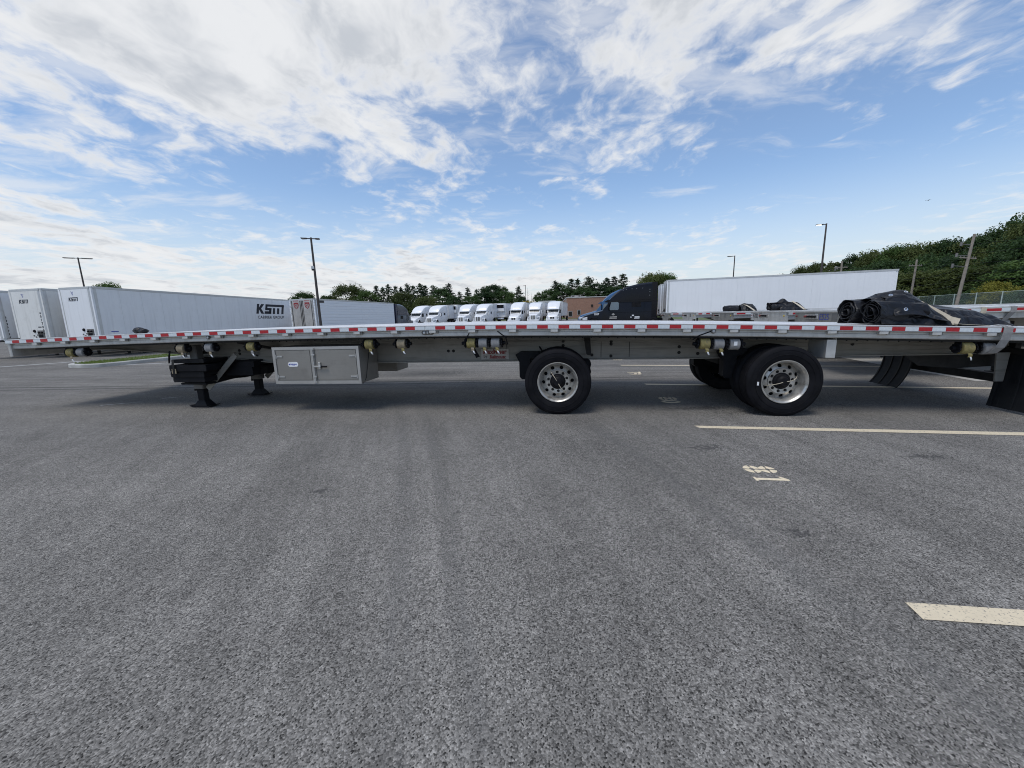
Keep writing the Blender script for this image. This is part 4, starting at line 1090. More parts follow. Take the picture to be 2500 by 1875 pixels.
# ------------------------------------------------------------------ flatbeds parked in the next stalls
def flatbed2(label, loc, rz, code, red, white, winches, seed, far=False, ly=1.2, gy=1.75):
    """nose at x=0, near side y=0"""
    L, Wd, H = 15.2, 2.59, 1.40
    t = thing('flatbed_trailer', label, 'trailer', loc, rz, 'flatbeds parked in the neighbouring stalls')
    xs = span(0, L, 30); cam_ = lambda x: H + .05 * (1 - ((x - 7) / 7.6) ** 2) - .05
    rnd = random.Random(seed)
    for i in range(8):
        w = (Wd - .14) / 8; y0 = .07 + i * w
        m = MB(cam_); m.sweep([(y0 + .004, -.03), (y0 + w - .004, -.03), (y0 + w - .004, 0), (y0 + .004, 0)], xs); m.build('deck_plank', ALU_TOP, t)
    for y0, s in ((0, 1), (Wd, -1)):
        a = lambda q: y0 + s * q
        m = MB(cam_); m.sweep([(a(0), -.085), (a(.02), -.085), (a(.02), .0), (a(.072), 0), (a(.072), .016), (a(0), .016)], xs); m.build('rub_rail', ALU_TRIM, t)
        m = MB(cam_); m.sweep([(a(.05), -.20), (a(.15), -.20), (a(.15), -.19), (a(.07), -.19), (a(.07), -.004), (a(.05), -.004)], xs); m.build('side_rail', ALU, t)
    rm = MB(); rm.box(0, red, -.003, -.001, -.062, -.012); rmm = rm.mesh('red_tape', REDT); wm = MB(); wm.box(0, white, -.003, -.001, -.062, -.012); wmm = wm.mesh('white_tape', WHT)
    x = .1
    while x < L - red - white:
        put('red_tape', rmm, t, (x, 0, cam_(x))); put('white_tape', wmm, t, (x + red + .001, 0, cam_(x))); x += red + white + .002
    # nose with coupling plate and hardware
    m = MB(); m.prism([(.04, H - .30), (.34, H - .30), (.44, H - .44), (Wd - .44, H - .44), (Wd - .34, H - .30), (Wd - .04, H - .30), (Wd - .04, H - .045), (.04, H - .045)], 0, -.05, .02); nz = m.build('nose_plate', ALU_DULL if seed % 2 else ALU, t)
    m = MB(); m.box(-.07, .06, .0, Wd, H - .05, H + .006, .008); m.build('nose_rail', ALU_TRIM, nz)
    m = MB(); m.box(-.062, -.05, gy - .28, gy + .28, H - .20, H - .09, .004); g1 = m.build('coupler_box', PLATE, nz)
    for y in (gy - .2, gy - .07, gy + .07, gy + .2):
        m = MB(); m.tube((-.06, y, H - .145), (-.12, y, H - .145), .030, .022, 10); m.build('glad_hand', RUB if y < gy + .1 else REDINK, g1)
    if code: text_mb(code, .20, 0, lambda u, v, h: (-.056, ly - u, H - .215 + v), bold=0).build('fleet_number', BLUINK if seed == 1 else BLKINK, nz)
    m = MB(); m.box(-.055, -.05, ly + .26, ly + .38, H - .19, H - .08); m.build('white_placard', WHTINK, nz)
    m = MB(); m.box(-.055, -.05, ly - .50, ly - .30, H - .21, H - .07); m.build('data_plate', GALV, nz)
    for y in (.14, Wd - .14):
        m = MB(); m.lathe([(0, -.02), (.02, -.018), (.028, 0)], (-.05, y, H - .14), 'x', 10); m.build('nose_lamp', YELP if y < 1 else REDINK, nz)
    for yb in (.75, Wd - .75):
        m = MB(); m.sweep(lambda x: [(yb - .006, H - .12 - .5 * sst(.9, 3.4, x)), (yb + .006, H - .12 - .5 * sst(.9, 3.4, x)), (yb + .006, cam_(x) - .04), (yb - .006, cam_(x) - .04)], xs); m.build('main_beam', ALU_DULL, t)
        m = MB(); m.box(2.9, 3.03, yb - .08, yb + .08, .08, H - .3, .01); m.box(2.82, 3.12, yb - .12, yb + .12, .0, .07, .01); m.build('landing_leg', DARK, t)
        if not far:
            m = MB(); m.add([(1.0, yb - .03, H - .36), (1.25, yb - .03, H - .36), (1.15, yb - .03, H - .26)], [(0, 1, 2)])
    for x in (10.9, 14.0 if far else 12.2):
        for y, o in ((.02, -1), (Wd - .02, 1)):
            w = node('wheel', t, (x, y, .492)); w.rotation_euler = (0, 0, 0 if o < 0 else pi)
            for nm in ('tyre', 'rim_barrel', 'rim_disc', 'hub'): put(nm, WM[nm], w)
        m = MB(); m.tube((x, .2, .49), (x, Wd - .2, .49), .06, n=10); m.build('axle', DARK, t)
    for x, web in winches:
        m = MB(); m.lathe([(.03, -.06), (.075, -.06), (.078, 0), (.075, .06), (.03, .06)], (x, .15, cam_(x) - .30), 'x', 20); o = m.build('strap_winch', web, t, 40)
        m = MB(); m.lathe([(0, -.10), (.068, -.10), (.068, -.08), (0, -.08)], (x, .15, cam_(x) - .30), 'x', 16); m.build('ratchet_cap', BLACK, o)
        m = MB(); m.ribbon([(x + .02, .06, cam_(x) + .02), (x + .01, -.008, cam_(x) + .01), (x, -.008, cam_(x) - .09), (x - .06, .06, cam_(x) - .24), (x - .09, .12, cam_(x) - .37)], (1, 0, 0), .085, .004); m.build('webbing', web, o)
    return t


ROW = -R(12.5)
flatbed2('flatbed with E525 on its grey nose, just behind the near trailer', (7.0, 7.75, 0), ROW, 'E525', .28, .18, [(1.55, YEL), (1.95, PALE), (2.4, GREYW)], 1)
flatbed2('flatbed with F782 on its nose and a crumpled tarp on deck', (7.72, 10.8, 0), ROW, 'F782', .1524, .1524, [(2.2, YEL)], 2, ly=2.15, gy=1.5)
flatbed2('third flatbed back, carrying a smooth tarp roll near its nose', (8.0, 13.95, 0), ROW, '', .28, .18, [], 3)
flatbed2('fourth flatbed back, empty, in front of the white box trailer', (8.15, 17.1, 0), ROW, '', .1524, .1524, [], 4, True)
flatbed2('farthest empty flatbed beside the black tractor and its white trailer', (8.4, 20.4, 0), ROW, '', .28, .18, [], 5, True)


def tarp_on(label, base, dx, dy, yawed, sc):
    """small pile of rolled tarp for a neighbouring deck"""
    d = Vector((cos(ROW), sin(ROW))); nrm = Vector((-sin(ROW), cos(ROW)))
    p = Vector(base) + d * dx + nrm * dy
    t = thing('rolled_tarp', label, 'tarp', (p.x, p.y, 1.392), ROW + yawed); t.scale = (sc, sc, sc)
    return t


ta = tarp_on('crumpled black tarp pile strapped on the F782 flatbed', (7.72, 10.8), .15, 1.45, .0, .86)
m = tarp_spiral(0, .7, .2, .15, .15, 3.2, 3.3); solid(m.build('roll', TARP, ta, 60), .006)
m = tarp_spiral(.05, .8, .55, .16, .16, 2.4, 5.3); solid(m.build('roll', TARP, ta, 60), .006)
m = tarp_drape(.25, 1.2, -.02, .9, [(.25, .30), (.45, .42), (.62, .33), (.85, .27), (1.2, .03)], [(0, 0), (.1, .4), (.3, 1), (.6, .9), (.85, .6), (1, 0)], 4.4, .06, 50, 30); solid(m.build('cloth', TARP, ta, 60), .006)
m = MB(); m.ribbon([(.66, .6, .36), (.74, .3, .34), (.84, .05, .2), (.95, -.2, .03)], (1, .3, 0), .09, .004); m.build('strap', PALE, ta)
tb = tarp_on('smooth black tarp roll strapped on the third flatbed', (8.0, 13.95), .15, 1.55, .0, .86)
m = tarp_spiral(0, .6, .2, .15, .155, 3, 6.3); solid(m.build('roll', TARP, tb, 60), .006)
m = tarp_drape(.7, 1.35, .0, .7, [(.7, .28), (.9, .35), (1.2, .3), (1.35, .2)], [(0, 0), (.15, .6), (.4, 1), (.8, .8), (1, 0)], 8.4, .04, 40, 24); solid(m.build('cloth', TARP, tb, 60), .006)
m = MB(); m.ribbon([(.7, .6, .33), (.85, .25, .33), (1.0, .0, .2), (1.15, -.25, .02)], (1, .3, 0), .09, .004); m.build('strap', PALE, tb)
m = MB(); m.ribbon([(2.3, .7, .3), (2.5, .25, .2), (2.7, -.1, .1), (2.9, -.4, .02)], (1, .3, 0), .09, .004); m.build('strap', PALE, tb)

# ------------------------------------------------------------------ box trailers
sw = MB(); sw.lathe([(.26, .02), (.30, .0), (.40, -.004), (.47, .012), (.50, .05), (.50, .26), (.47, .29)], (0, 0, 0), 'y', 24); SWT = sw.mesh('tyre', RUB, 40)
sd = MB(); sd.lathe([(.262, .022), (.25, .03), (.24, .09), (.12, .10), (.10, .05), (0, .045)], (0, 0, 0), 'y', 20); SWR = sd.mesh('rim', RIM, 40)


def simple_wheel(parent, x, y, out):
    w = node('wheel', parent, (x, y, .50)); w.rotation_euler = (0, 0, 0 if out < 0 else pi)
    put('tyre', SWT, w); put('rim', SWR, w); return w


REDINK2 = pm('faded_red_print', (0.30, 0.03, 0.035), .6, dirt=((0.3, 0.2, 0.2), 3.0, .5))
KSM = [[(0, 0), (.25, 0), (.44, 1), (.19, 1)], [(.28, .52), (.62, 1), (.95, 1), (.54, .50)], [(.28, .54), (.56, .54), (.84, 0), (.53, 0)],
       [(.86, 0), (1.60, 0), (1.645, .27), (.91, .27)], [(1.34, .0), (1.60, 0), (1.70, .60), (1.44, .60)], [(.97, .38), (1.68, .38), (1.715, .62), (1.01, .62)], [(.97, .38), (1.20, .38), (1.32, 1), (1.09, 1)],
       [(1.05, .76), (3.16, .76), (3.20, 1), (1.09, 1)], [(1.76, 0), (2.02, 0), (2.12, .62), (1.86, .62)], [(2.24, 0), (2.50, 0), (2.60, .62), (2.34, .62)], [(2.75, 0), (3.01, 0), (3.20, 1), (2.94, 1)]]
VEE = [[(0, 1), (.30, 1), (.42, .86), (.36, .86), (.52, 0), (.40, 0), (.22, .82), (.08, .88)], [(.58, .0), (.52, 0), (.66, .90), (.9, 1), (.84, .86), (.72, .8)]]


def van(label, loc, rz, L=16.1, Wd=2.59, H=4.11, skin=None, nose='plain', group=None, bright=False, wheels=(12.6, 13.9), seam=1.22, corrug=False, name='box_trailer'):
    """x=0 is the end facing the viewer, y=0 the visible side"""
    skin = skin or VANW
    t = thing(name, label, 'trailer', loc, rz, group); zb = 1.16
    n = max(1, round((L - .3) / seam)); w = (L - .36) / n
    pmsh = MB(); pmsh.box(0, w - .006, -.004, .02, zb + .10, H - .13); pme = pmsh.mesh('side_panel', skin)
    for i in range(n): put('side_panel', pme, t, (.18 + i * w, 0, 0))
    m = MB(); m.box(.02, L - .02, .021, Wd - .001, zb + .10, H - .10); m.build('body', skin, t)
    m = MB(); m.box(.10, L, -.016, .03, H - .14, H - .004, .006); m.box(.10, L, Wd - .03, Wd + .016, H - .14, H - .004, .006); m.build('top_rail', VRAIL, t)
    m = MB(); m.box(.10, L, -.016, .03, zb - .06, zb + .11, .006); m.box(.10, L, Wd - .03, Wd + .016, zb - .06, zb + .11, .006); m.build('bottom_rail', VRAIL, t)
    m = MB(); m.box(.05, L, .0, Wd, H - .05, H, .01); m.build('roof', VRAIL, t)
    # rounded nose corners
    for y, s in ((0, 1), (Wd, -1)):
        m = MB(); pts = []
        for i in range(7):
            a = pi / 2 * i / 6; pts.append((.24 - .25 * sin(a), y + s * (.24 - .25 * cos(a)) - s * .006))
        pts += [(.10, y + s * .24), (.24, y + s * .03)]; m.prism([(p[0], p[1]) for p in pts], 2, zb - .05, H - .02); m.build('corner_post', VRAIL if nose != 'doors' else RUSTY, t, 40)
    fr = MB(); fr.box(-.010, .04, .235, Wd - .235, zb, H - .14); fo = fr.build('end_wall', skin if nose != 'doors' else RUSTY, t)
    m = MB(); m.box(-.014, .08, .12, Wd - .12, H - .14, H - .01, .004); m.build('end_header', VRAIL, t)
    m = MB(); m.box(-.012, .06, .12, Wd - .12, zb - .12, zb, .004); m.build('end_sill', DARK, t)
    # running gear
    for x in wheels:
        for y, o in ((.06, -1), (Wd - .06, 1)): simple_wheel(t, x, y, o)
        m = MB(); m.tube((x, .2, .5), (x, Wd - .2, .5), .06, n=8); m.build('axle', DARK, t)
    m = MB(); m.box(min(wheels) - .9, max(wheels) + .9, .85, 1.0, .62, zb - .06); m.box(min(wheels) - .9, max(wheels) + .9, Wd - 1.0, Wd - .85, .62, zb - .06); m.build('bogie_frame', DARK, t)
    xl = 2.6 if nose != 'doors' else L - 2.8
    for y in (.55, Wd - .65):
        m = MB(); m.box(xl, xl + .13, y, y + .12, .06, zb - .06, .01); m.box(xl - .09, xl + .22, y - .08, y + .2, 0, .06, .01); m.build('landing_leg', DARK, t)
    m = MB(); m.box(.3, L - .2, .06, Wd - .06, zb - .05, zb + .10); m.build('floor', DARK, t)
    if nose == 'plain':
        m = MB(); m.box(-.05, -.011, .32, .78, zb + .08, zb + .52, .01); b = m.build('coupler_box', GALV, fo)
        for y in (.42, .64):
            m = MB(); m.tube((-.05, y, zb + .40), (-.12, y, zb + .36), .055, .04, 10); m.build('glad_hand', RUB, b)
        m = MB(); m.box(-.07, -.05, .40, .70, zb + .12, zb + .28, .01); m.build('valve', RUB, b)
        m = MB(); m.lathe([(0, -.05), (.07, -.05), (.09, -.02), (.09, 0)], (-.010, 1.02, zb + .48), 'x', 16); m.build('electric_socket', RUB, fo)
        for y, z in ((1.12, .22), (.98, .14), (.86, .25)):
            m = MB(); m.box(-.03, -.011, y - .05, y + .05, zb + z - .04, zb + z + .04, .01); m.build('sticker', GALV, fo)
    elif nose == 'reefer':
        m = MB(); m.box(-.42, -.011, .35, Wd - .35, zb + 1.2, H - .22, .06); b = m.build('cooling_unit', CABW, t)
        m = MB(); m.box(-.435, -.421, .42, Wd - .42, zb + 1.9, H - .32, .005); m.build('grille', BLACK, b)
        m = MB(); m.box(-.445, -.436, Wd / 2 - .3, Wd / 2 + .3, zb + 1.95, H - .5, .003); m.build('white_panel', WHTINK, b) if bright else None
        m = MB(); m.tube((-.32, .5, .8), (-.32, Wd - .5, .8), .26, n=14); m.build('fuel_tank', CHROME, t)
    elif nose == 'doors':
        for y0, y1 in ((.20, Wd / 2 - .035), (Wd / 2 + .035, Wd - .20)):
            m = MB(); m.box(-.03, -.011, y0, y1, zb + .02, H - .16, .006); d = m.build('door', RUSTY, fo)
            for y in (y0 + .10, y1 - .10):
                q = MB(); q.tube((-.05, y, zb), (-.05, y, H - .15), .018, n=8); q.build('lock_rod', DARK, d)
            for z in (1.5, 2.1, 2.7, 3.3, 3.8):
                hy = y0 if y0 < 1 else y1; q = MB(); q.box(-.045, -.031, hy - .06, hy + .10, z - .035, z + .035); q.build('hinge', STEEL, d)
            cy = (y0 + y1) / 2
            sh = [(-.24, .28), (-.26, .05), (-.19, -.16), (0, -.32), (.19, -.16), (.26, .05), (.24, .28)]
            polys_mb([sh], 0, lambda u, v, h: (-.036, cy - u, 3.40 + v)).build('red_shield', REDINK2, d)
            polys_mb([[(-.16, .12), (-.17, .0), (0, -.26), (.17, .0), (.16, .12), (.08, .18), (0, .12), (-.08, .18)]], 0, lambda u, v, h: (-.038, cy - u, 3.38 + v)).build('shield_charge', PLATE, d)
            polys_mb([[(-.10, .05), (-.02, -.10), (.03, .02), (.06, .12)]], 0, lambda u, v, h: (-.040, cy - u, 3.38 + v)).build('shield_charge', REDT, d)
            mm = MB()
            for q in range(6): mm.box(-.037, -.035, cy - .26 + q * .095, cy - .21 + q * .095, 3.80, 3.88)
            mm.build('shield_crown', REDT, d)
        m = MB(); m.box(-.04, -.012, Wd / 2 - .033, Wd / 2 + .033, zb, H - .15); m.build('door_seal', RUB, fo)
        m = MB(); m.box(-.10, .05, .1, Wd - .1, .50, .60); m.box(-.08, .0, .6, .7, .6, zb); m.box(-.08, .0, Wd - .7, Wd - .6, .6, zb); m.build('bumper', DARK, t)
    return t


def wall_text(parent, txt, size, x, z, mat, name='lettering', bold=.004, side=True, y=1.3, squash=1.0):
    if side: f = lambda u, v, h: (x + u, -.0075, z + v)
    else: f = lambda u, v, h: (-.0135, y - u, z + v)
    return text_mb(txt, size, 0, f, bold=bold, squash=squash).build(name, mat, parent)


def logo(parent, sc, x, z, side=True, y=1.3, emblem=True, sx=1.0):
    f = (lambda u, v, h: (x + u * sc * sx, -.0075, z + v * sc)) if side else (lambda u, v, h: (-.0135, y - u * sc, z + v * sc))
    polys_mb(KSM, 0, f).build('company_logo', BLKINK, parent)
    if emblem:
        g = lambda u, v, h: (-.0135, y - (1.1 + u * 1.1) * sc, z + (1.55 + v * .95) * sc)
        polys_mb(VEE, 0, g).build('maker_emblem', BLUINK, parent)


def vertical_text(parent, txt, size, x, z, side=True, y=.3):
    for i, ch in enumerate(txt):
        wall_text(parent, ch, size, x, z - i * size * 1.02, BLKINK, 'unit_number', .008) if side else wall_text(parent, ch, size, 0, z - i * size * 1.02, BLKINK, 'unit_number', .008, False, y)


KG = 'white box trailers parked nose out at the left'
ga = R(88.0)       # length runs away from the viewer
va = van('white box trailer with big black lettering on its long side', (-24.1, 22.8, -.3), R(80.2), L=16.1, Wd=2.42, skin=VANW, group=KG, seam=1.23)
va.rotation_euler = (0, .015, R(80.2)); logo(va, .85, 11.55, 2.72, sx=1.24, emblem=False); wall_text(va, 'CARRIER GROUP', .355, 13.2, 2.30, BLKINK, squash=1.15, bold=.006)
logo(va, .22, 0, 3.30, False, 1.72); m = MB(); m.box(.62, 1.0, -.0075, -.0055, 1.47, 1.52); m.build('maker_name', BLUINK, va)
vb = van('cream stained box trailer, middle of the three at left', (-27.35, 23.1, -.3), R(81), Wd=2.42, skin=VANO, group=KG)
vb.rotation_euler = (0, .015, R(81)); logo(vb, .22, 0, 3.27, False, 1.72); vertical_text(vb, '407700V', .20, 0, 2.62, False, .34)
m = MB(); m.box(-.0135, -.011, .46, .70, 1.84, 1.90); m.build('small_print', BLKINK, vb)
vc = van('white box trailer cut off by the left edge of the picture', (-30.6, 23.5, -.3), R(81.8), Wd=2.42, skin=VANW, group=KG)
vertical_text(vc, '608999V', .20, .24, 2.45); m = MB(); m.box(4.4, 4.9, -.006, -.0045, 1.32, 1.38); m.build('black_marking', BLKINK, vc)
vc.rotation_euler = (0, .015, R(81.8)); logo(vc, .22, 0, 3.25, False, 1.72)
# reefer with battered doors
REEF = pm('ribbed_reefer_panel', (0.64, 0.67, 0.72), 0.4, 0.1, 0.02, 1)
def ribbed():
    m = bpy.data.materials.new('ribbed_white_panel'); m.use_nodes = True; t = m.node_tree; t.nodes.clear(); g = NT(t)
    out = g.n('OutputMaterial'); b = g.n('BsdfPrincipled'); g.l(b.outputs[0], out.inputs[0])
    sp = g.n('SeparateXYZ'); g.l(g.n('TexCoord').outputs['Object'], sp.inputs[0])
    s = g.math('FRACT', g.math('MULTIPLY', sp.outputs[2], 3.6)); e = g.ramp(g.math('ABSOLUTE', g.math('SUBTRACT', s, .5)), .36, .5)
    g.l(g.mix(g.math('MULTIPLY', e, .35), (0.80, 0.82, 0.85), (0.58, 0.60, 0.64)), b.inputs['Base Color']); b.inputs['Roughness'].default_value = .4
    bn = g.n('Bump'); bn.inputs['Strength'].default_value = .6; bn.inputs['Distance'].default_value = .02; g.l(e, bn.inputs['Height']); bn.invert = True; g.l(bn.outputs[0], b.inputs['Normal'])
    return m
REEF = ribbed()
vr = van('ribbed white trailer with red shields on dirty rear doors', (-17.86, 36.0, -.50), R(80), L=15.6, H=4.0, skin=REEF, nose='doors', wheels=(2.0, 3.3), seam=7.6, name='box_trailer')
m = MB(); m.prism([(.45, 3.62), (1.45, 3.62), (1.38, 3.74), (1.45, 3.86), (.45, 3.86), (.52, 3.74)], 1, -.008, -.0055); m.build('maker_plate', GALV, vr)
m = MB(); m.box(.55, 1.35, -.0095, -.0082, 3.69, 3.79); m.build('maker_mark', BLKINK, vr)
# long white trailer at right and its neighbour behind
WA = -R(15.8)
vw = van('long bright white box trailer coupled to the black tractor', (13.57, 34.06, 0), WA, L=16.2, skin=VANB, group='white box trailers at the right', seam=5.3)
vertical_text(vw, '1959', .30, 0, 3.55, False, .34); m = MB(); m.box(.42, .95, -.006, -.0045, 1.34, 1.37); m.build('black_marking', BLKINK, vw)
rt_ = MB(); rt_.box(0, .30, -.019, -.0165, 1.12, 1.18); rtm = rt_.mesh('red_tape', REDT)
for i in range(14): put('red_tape', rtm, vw, (.25 + i * 1.15, 0, 0))
m = MB(); m.path([(-.12, .55, 1.5), (-.5, .7, 1.05), (-1.0, 1.1, 1.0), (-1.35, 1.2, 1.3)], .03, 6); m.build('air_hose', RUB, vw)
for y in (.9, 1.3, 1.7): 
    m = MB(); m.box(-.022, -.0105, y - .03, y + .03, 1.2, 3.95); m.build('nose_rib', skin := VRAIL, vw)
vw2 = van('white box trailer mostly hidden behind the black tractor', (14.9, 38.9, 0), WA, L=16.2, skin=VANB, group='white box trailers at the right')


# ------------------------------------------------------------------ tractors
def cab_section(x, w, zb, zt, sh=.25, top=.78):
    """closed loop round the cab at station x"""
    p = [(w, zb), (w, zt - sh), (w * .97, zt - sh * .45), (w * top, zt - .03), (w * .35, zt), (-w * .35, zt), (-w * top, zt - .03), (-w * .97, zt - sh * .45), (-w, zt - sh), (-w, zb)]
    return [(x, y, z) for y, z in p]


def tractor_meshes(style):
    D = {}
    if style == 'vnl':
        roof = [(2.42, 2.46), (2.50, 2.60), (2.75, 2.92), (3.05, 3.20), (3.5, 3.50), (4.1, 3.76), (4.9, 3.93), (5.6, 4.02), (6.25, 4.07)]
        hood = [(0.02, .62, 1.02), (.10, .80, 1.14), (.35, .95, 1.32), (.9, 1.0, 1.48), (1.5, 1.02, 1.62), (1.98, 1.04, 1.76)]
    else:
        roof = [(2.30, 2.52), (2.42, 2.74), (2.65, 3.06), (2.95, 3.33), (3.35, 3.58), (3.9, 3.76), (4.6, 3.88), (5.3, 3.94), (6.1, 3.95)]
        hood = [(0.05, .42, 1.30), (.12, .60, 1.46), (.40, .78, 1.60), (.9, .90, 1.72), (1.5, .98, 1.82), (1.98, 1.02, 1.92)]
    zc = hood[-1][2]; W_ = 1.20
    m = MB(); m.loft([cab_section(x, w, .55, z, .22, .72) for x, w, z in hood]); D['hood'] = (m, 'body', 35)
    # lower cab, up to the windscreen line
    ws = 2.44 if style == 'vnl' else 2.34
    m = MB(); m.loft([cab_section(1.98, 1.05, .60, zc + .02, .12), cab_section(ws + .08, 1.12, .60, roof[0][1] - .02, .14), cab_section(3.1, W_, .60, roof[0][1] + .02, .14), cab_section(6.2, W_, .60, roof[0][1] + .02, .14)]); D['cab'] = (m, 'body', 35)
    # roof fairing
    secs = []
    for i, (x, z) in enumerate(roof):
        wv = 1.04 + (W_ + .02 - 1.04) * min(1, i / 3.5); secs.append(cab_section(x, wv, roof[0][1] - .10, z, min(.42, .08 + (z - roof[0][1]) * .5), .80))
    m = MB(); m.loft(secs); D['roof_fairing'] = (m, 'body', 40)
    m = MB(); m.box(6.18, 6.62, -W_ - .01, -W_ + .05, 1.0, roof[-1][1] - .05); m.box(6.18, 6.62, W_ - .05, W_ + .01, 1.0, roof[-1][1] - .05); D['side_extender'] = (m, 'ext', None)
    # visor
    m = MB(); m.prism([(2.10, roof[0][1] + .0), (2.5, roof[0][1] + .20), (2.55, roof[0][1] + .05), (2.4, roof[0][1] - .04)], 1, -1.08, 1.08); D['sun_visor'] = (m, 'body', None)
    # windscreen, two panes with divider
    a = Vector((2.02, 0, zc + .08)); b = Vector((ws + .04, 0, roof[0][1] - .08)); n = Vector((-(b.z - a.z), 0, b.x - a.x)).normalized() * .03
    m = MB(); q = [a + n + Vector((0, -.96, 0)), a + n + Vector((0, .96, 0)), b + n + Vector((0, .96, 0)), b + n + Vector((0, -.96, 0))]; r = [v - n * 2 for v in q]
    m.add([v[:] for v in q + r], [(0, 1, 2, 3), (7, 6, 5, 4), (0, 4, 5, 1), (1, 5, 6, 2), (2, 6, 7, 3), (3, 7, 4, 0)]); D['windscreen'] = (m, 'wind', None)
    m = MB(); m.tube((a + n * 1.3)[:], (b + n * 1.3)[:], .02, n=6); D['screen_divider'] = (m, 'dark', None)
    for s in (-1, 1):
        k = 'L' if s < 0 else 'R'
        m = MB(); m.prism([(2.62, 1.70), (3.32, 1.70), (3.40, 1.78), (3.40, 2.32), (3.30, 2.40), (2.74, 2.40), (2.60, 1.90)], 1, s * (W_ - .05), s * (W_ + .012)); D['door_window' + k] = (m, 'side', None)
        m = MB(); m.box(4.5, 5.3, s * W_ - .01, s * W_ + .01, 1.92, 2.35, .008); D['sleeper_window' + k] = (m, 'dark', None)
        m = MB(); m.box(2.45, 2.52, s * 1.33 - .10, s * 1.33 + .10, 1.70, 2.35, .02); m.box(2.5, 2.54, min(s * 1.05, s * 1.3), max(s * 1.05, s * 1.3), 1.78, 1.82); m.box(2.5, 2.54, min(s * 1.05, s * 1.3), max(s * 1.05, s * 1.3), 2.25, 2.29); D['mirror' + k] = (m, 'mir', None)
        # front fender arch over the steer wheel
        secs = []
        for i in range(13):
            an = pi * (.02 + .96 * i / 12); c = cos(an); q = sin(an); r0, r1 = .58, .70 if style != 'vnl' else .68
            secs.append([(1.22 - c * r0, s * .80, .50 + q * r0), (1.22 - c * r1, s * .80, .52 + q * r1), (1.22 - c * r1, s * 1.20, .48 + q * r1 * .96), (1.22 - c * r0, s * 1.22, .50 + q * r0)])
        m = MB(); m.loft(secs); D['fender' + k] = (m, 'body', 40)
        m = MB(); m.loft([[(.16, s * .70, .82), (.16, s * .98, .86), (.16, s * .98, 1.02), (.16, s * .70, 1.10)], [(.55, s * .78, .82), (.62, s * 1.17, .86), (.62, s * 1.17, 1.06), (.55, s * .80, 1.22)]]); D['headlight' + k] = (m, 'lamp', 30)
        m = MB(); m.box(3.0, 6.1, min(s * 1.02, s * 1.19), max(s * 1.02, s * 1.19), .32, .78, .03); D['side_skirt' + k] = (m, 'body', None)
    m = MB(); m.box(-.02 if style != 'vnl' else .0, .10, -.40, .40, .62, hood[1][2] - .10, .05); D['grille'] = (m, 'grille', None)
    m = MB()
    for i in range(9): y = -.36 + i * .09; m.box(-.04, -.018, y - .014, y + .014, .68, hood[1][2] - .16)
    D['grille_bars'] = (m, 'chrome', None)
    m = MB(); m.box(-.055, -.035, -.045, .045, .66, hood[1][2] - .10, .006); D['grille_centre'] = (m, 'trim', None)
    m = MB(); m.loft([cab_section(-.12, .95, .30, .62, .08, .9), cab_section(.05, 1.18, .30, .64, .08, .9), cab_section(.55, 1.21, .30, .66, .08, .9)]); D['bumper'] = (m, 'body', None)
    m = MB(); m.box(1.0, 8.0, -.48, -.38, .68, .95); m.box(1.0, 8.0, .38, .48, .68, .95); D['frame_rail'] = (m, 'dark', None)
    m = MB(); m.box(7.0, 8.0, -.5, .5, .98, 1.06, .02); D['fifth_wheel'] = (m, 'dark', None)
    return D


def tractor_proto(name, style, body, trim, lamp, wind, side, ext=None):
    key = dict(body=body, dark=BLACK, wind=wind, side=side, lamp=lamp, grille=GRILL, chrome=CHROME if style != 'vnl' else BLACK, trim=trim, mir=BLACK if style == 'vnl' else CABW, ext=ext or body)
    return {nm: (mb.mesh(nm.rstrip('LR') if nm[-1] in 'LR' and nm[:-1].islower() else nm, key[k], sm)) for nm, (mb, k, sm) in tractor_meshes(style).items()}


HEADL = pm('headlamp_lens', (0.62, 0.64, 0.66), 0.15, 0.2, 0.1, 6)
PW = tractor_proto('w', 't', CABW, CABW, HEADL, GLASS, GLASS)
PW2 = tractor_proto('w2', 'vnl', CABW, CABW, HEADL, GLASS, GLASS)
PK = tractor_proto('k', 'vnl', CABK, CABK, HEADL, GLASSB, GLASSB)
PB = tractor_proto('b', 'vnl', CABB, CABB, HEADL, GLASSB, GLASSB)
PN = tractor_proto('n', 't', CABN, CABN, HEADL, GLASS, GLASS)


def tractor(P, label, loc, rz, group=None):
    t = thing('tractor_unit', label, 'truck', loc, rz, group)
    for nm, me in P.items():
        b = nm[:-1] if nm[-1] in 'LR' else nm
        put(b, me, t)
    for x, dual in ((1.22, 0), (6.35, 1), (7.62, 1)):
        for y, o in ((-1.22, -1), (1.22, 1)):
            simple_wheel(t, x, y, o)
    return t


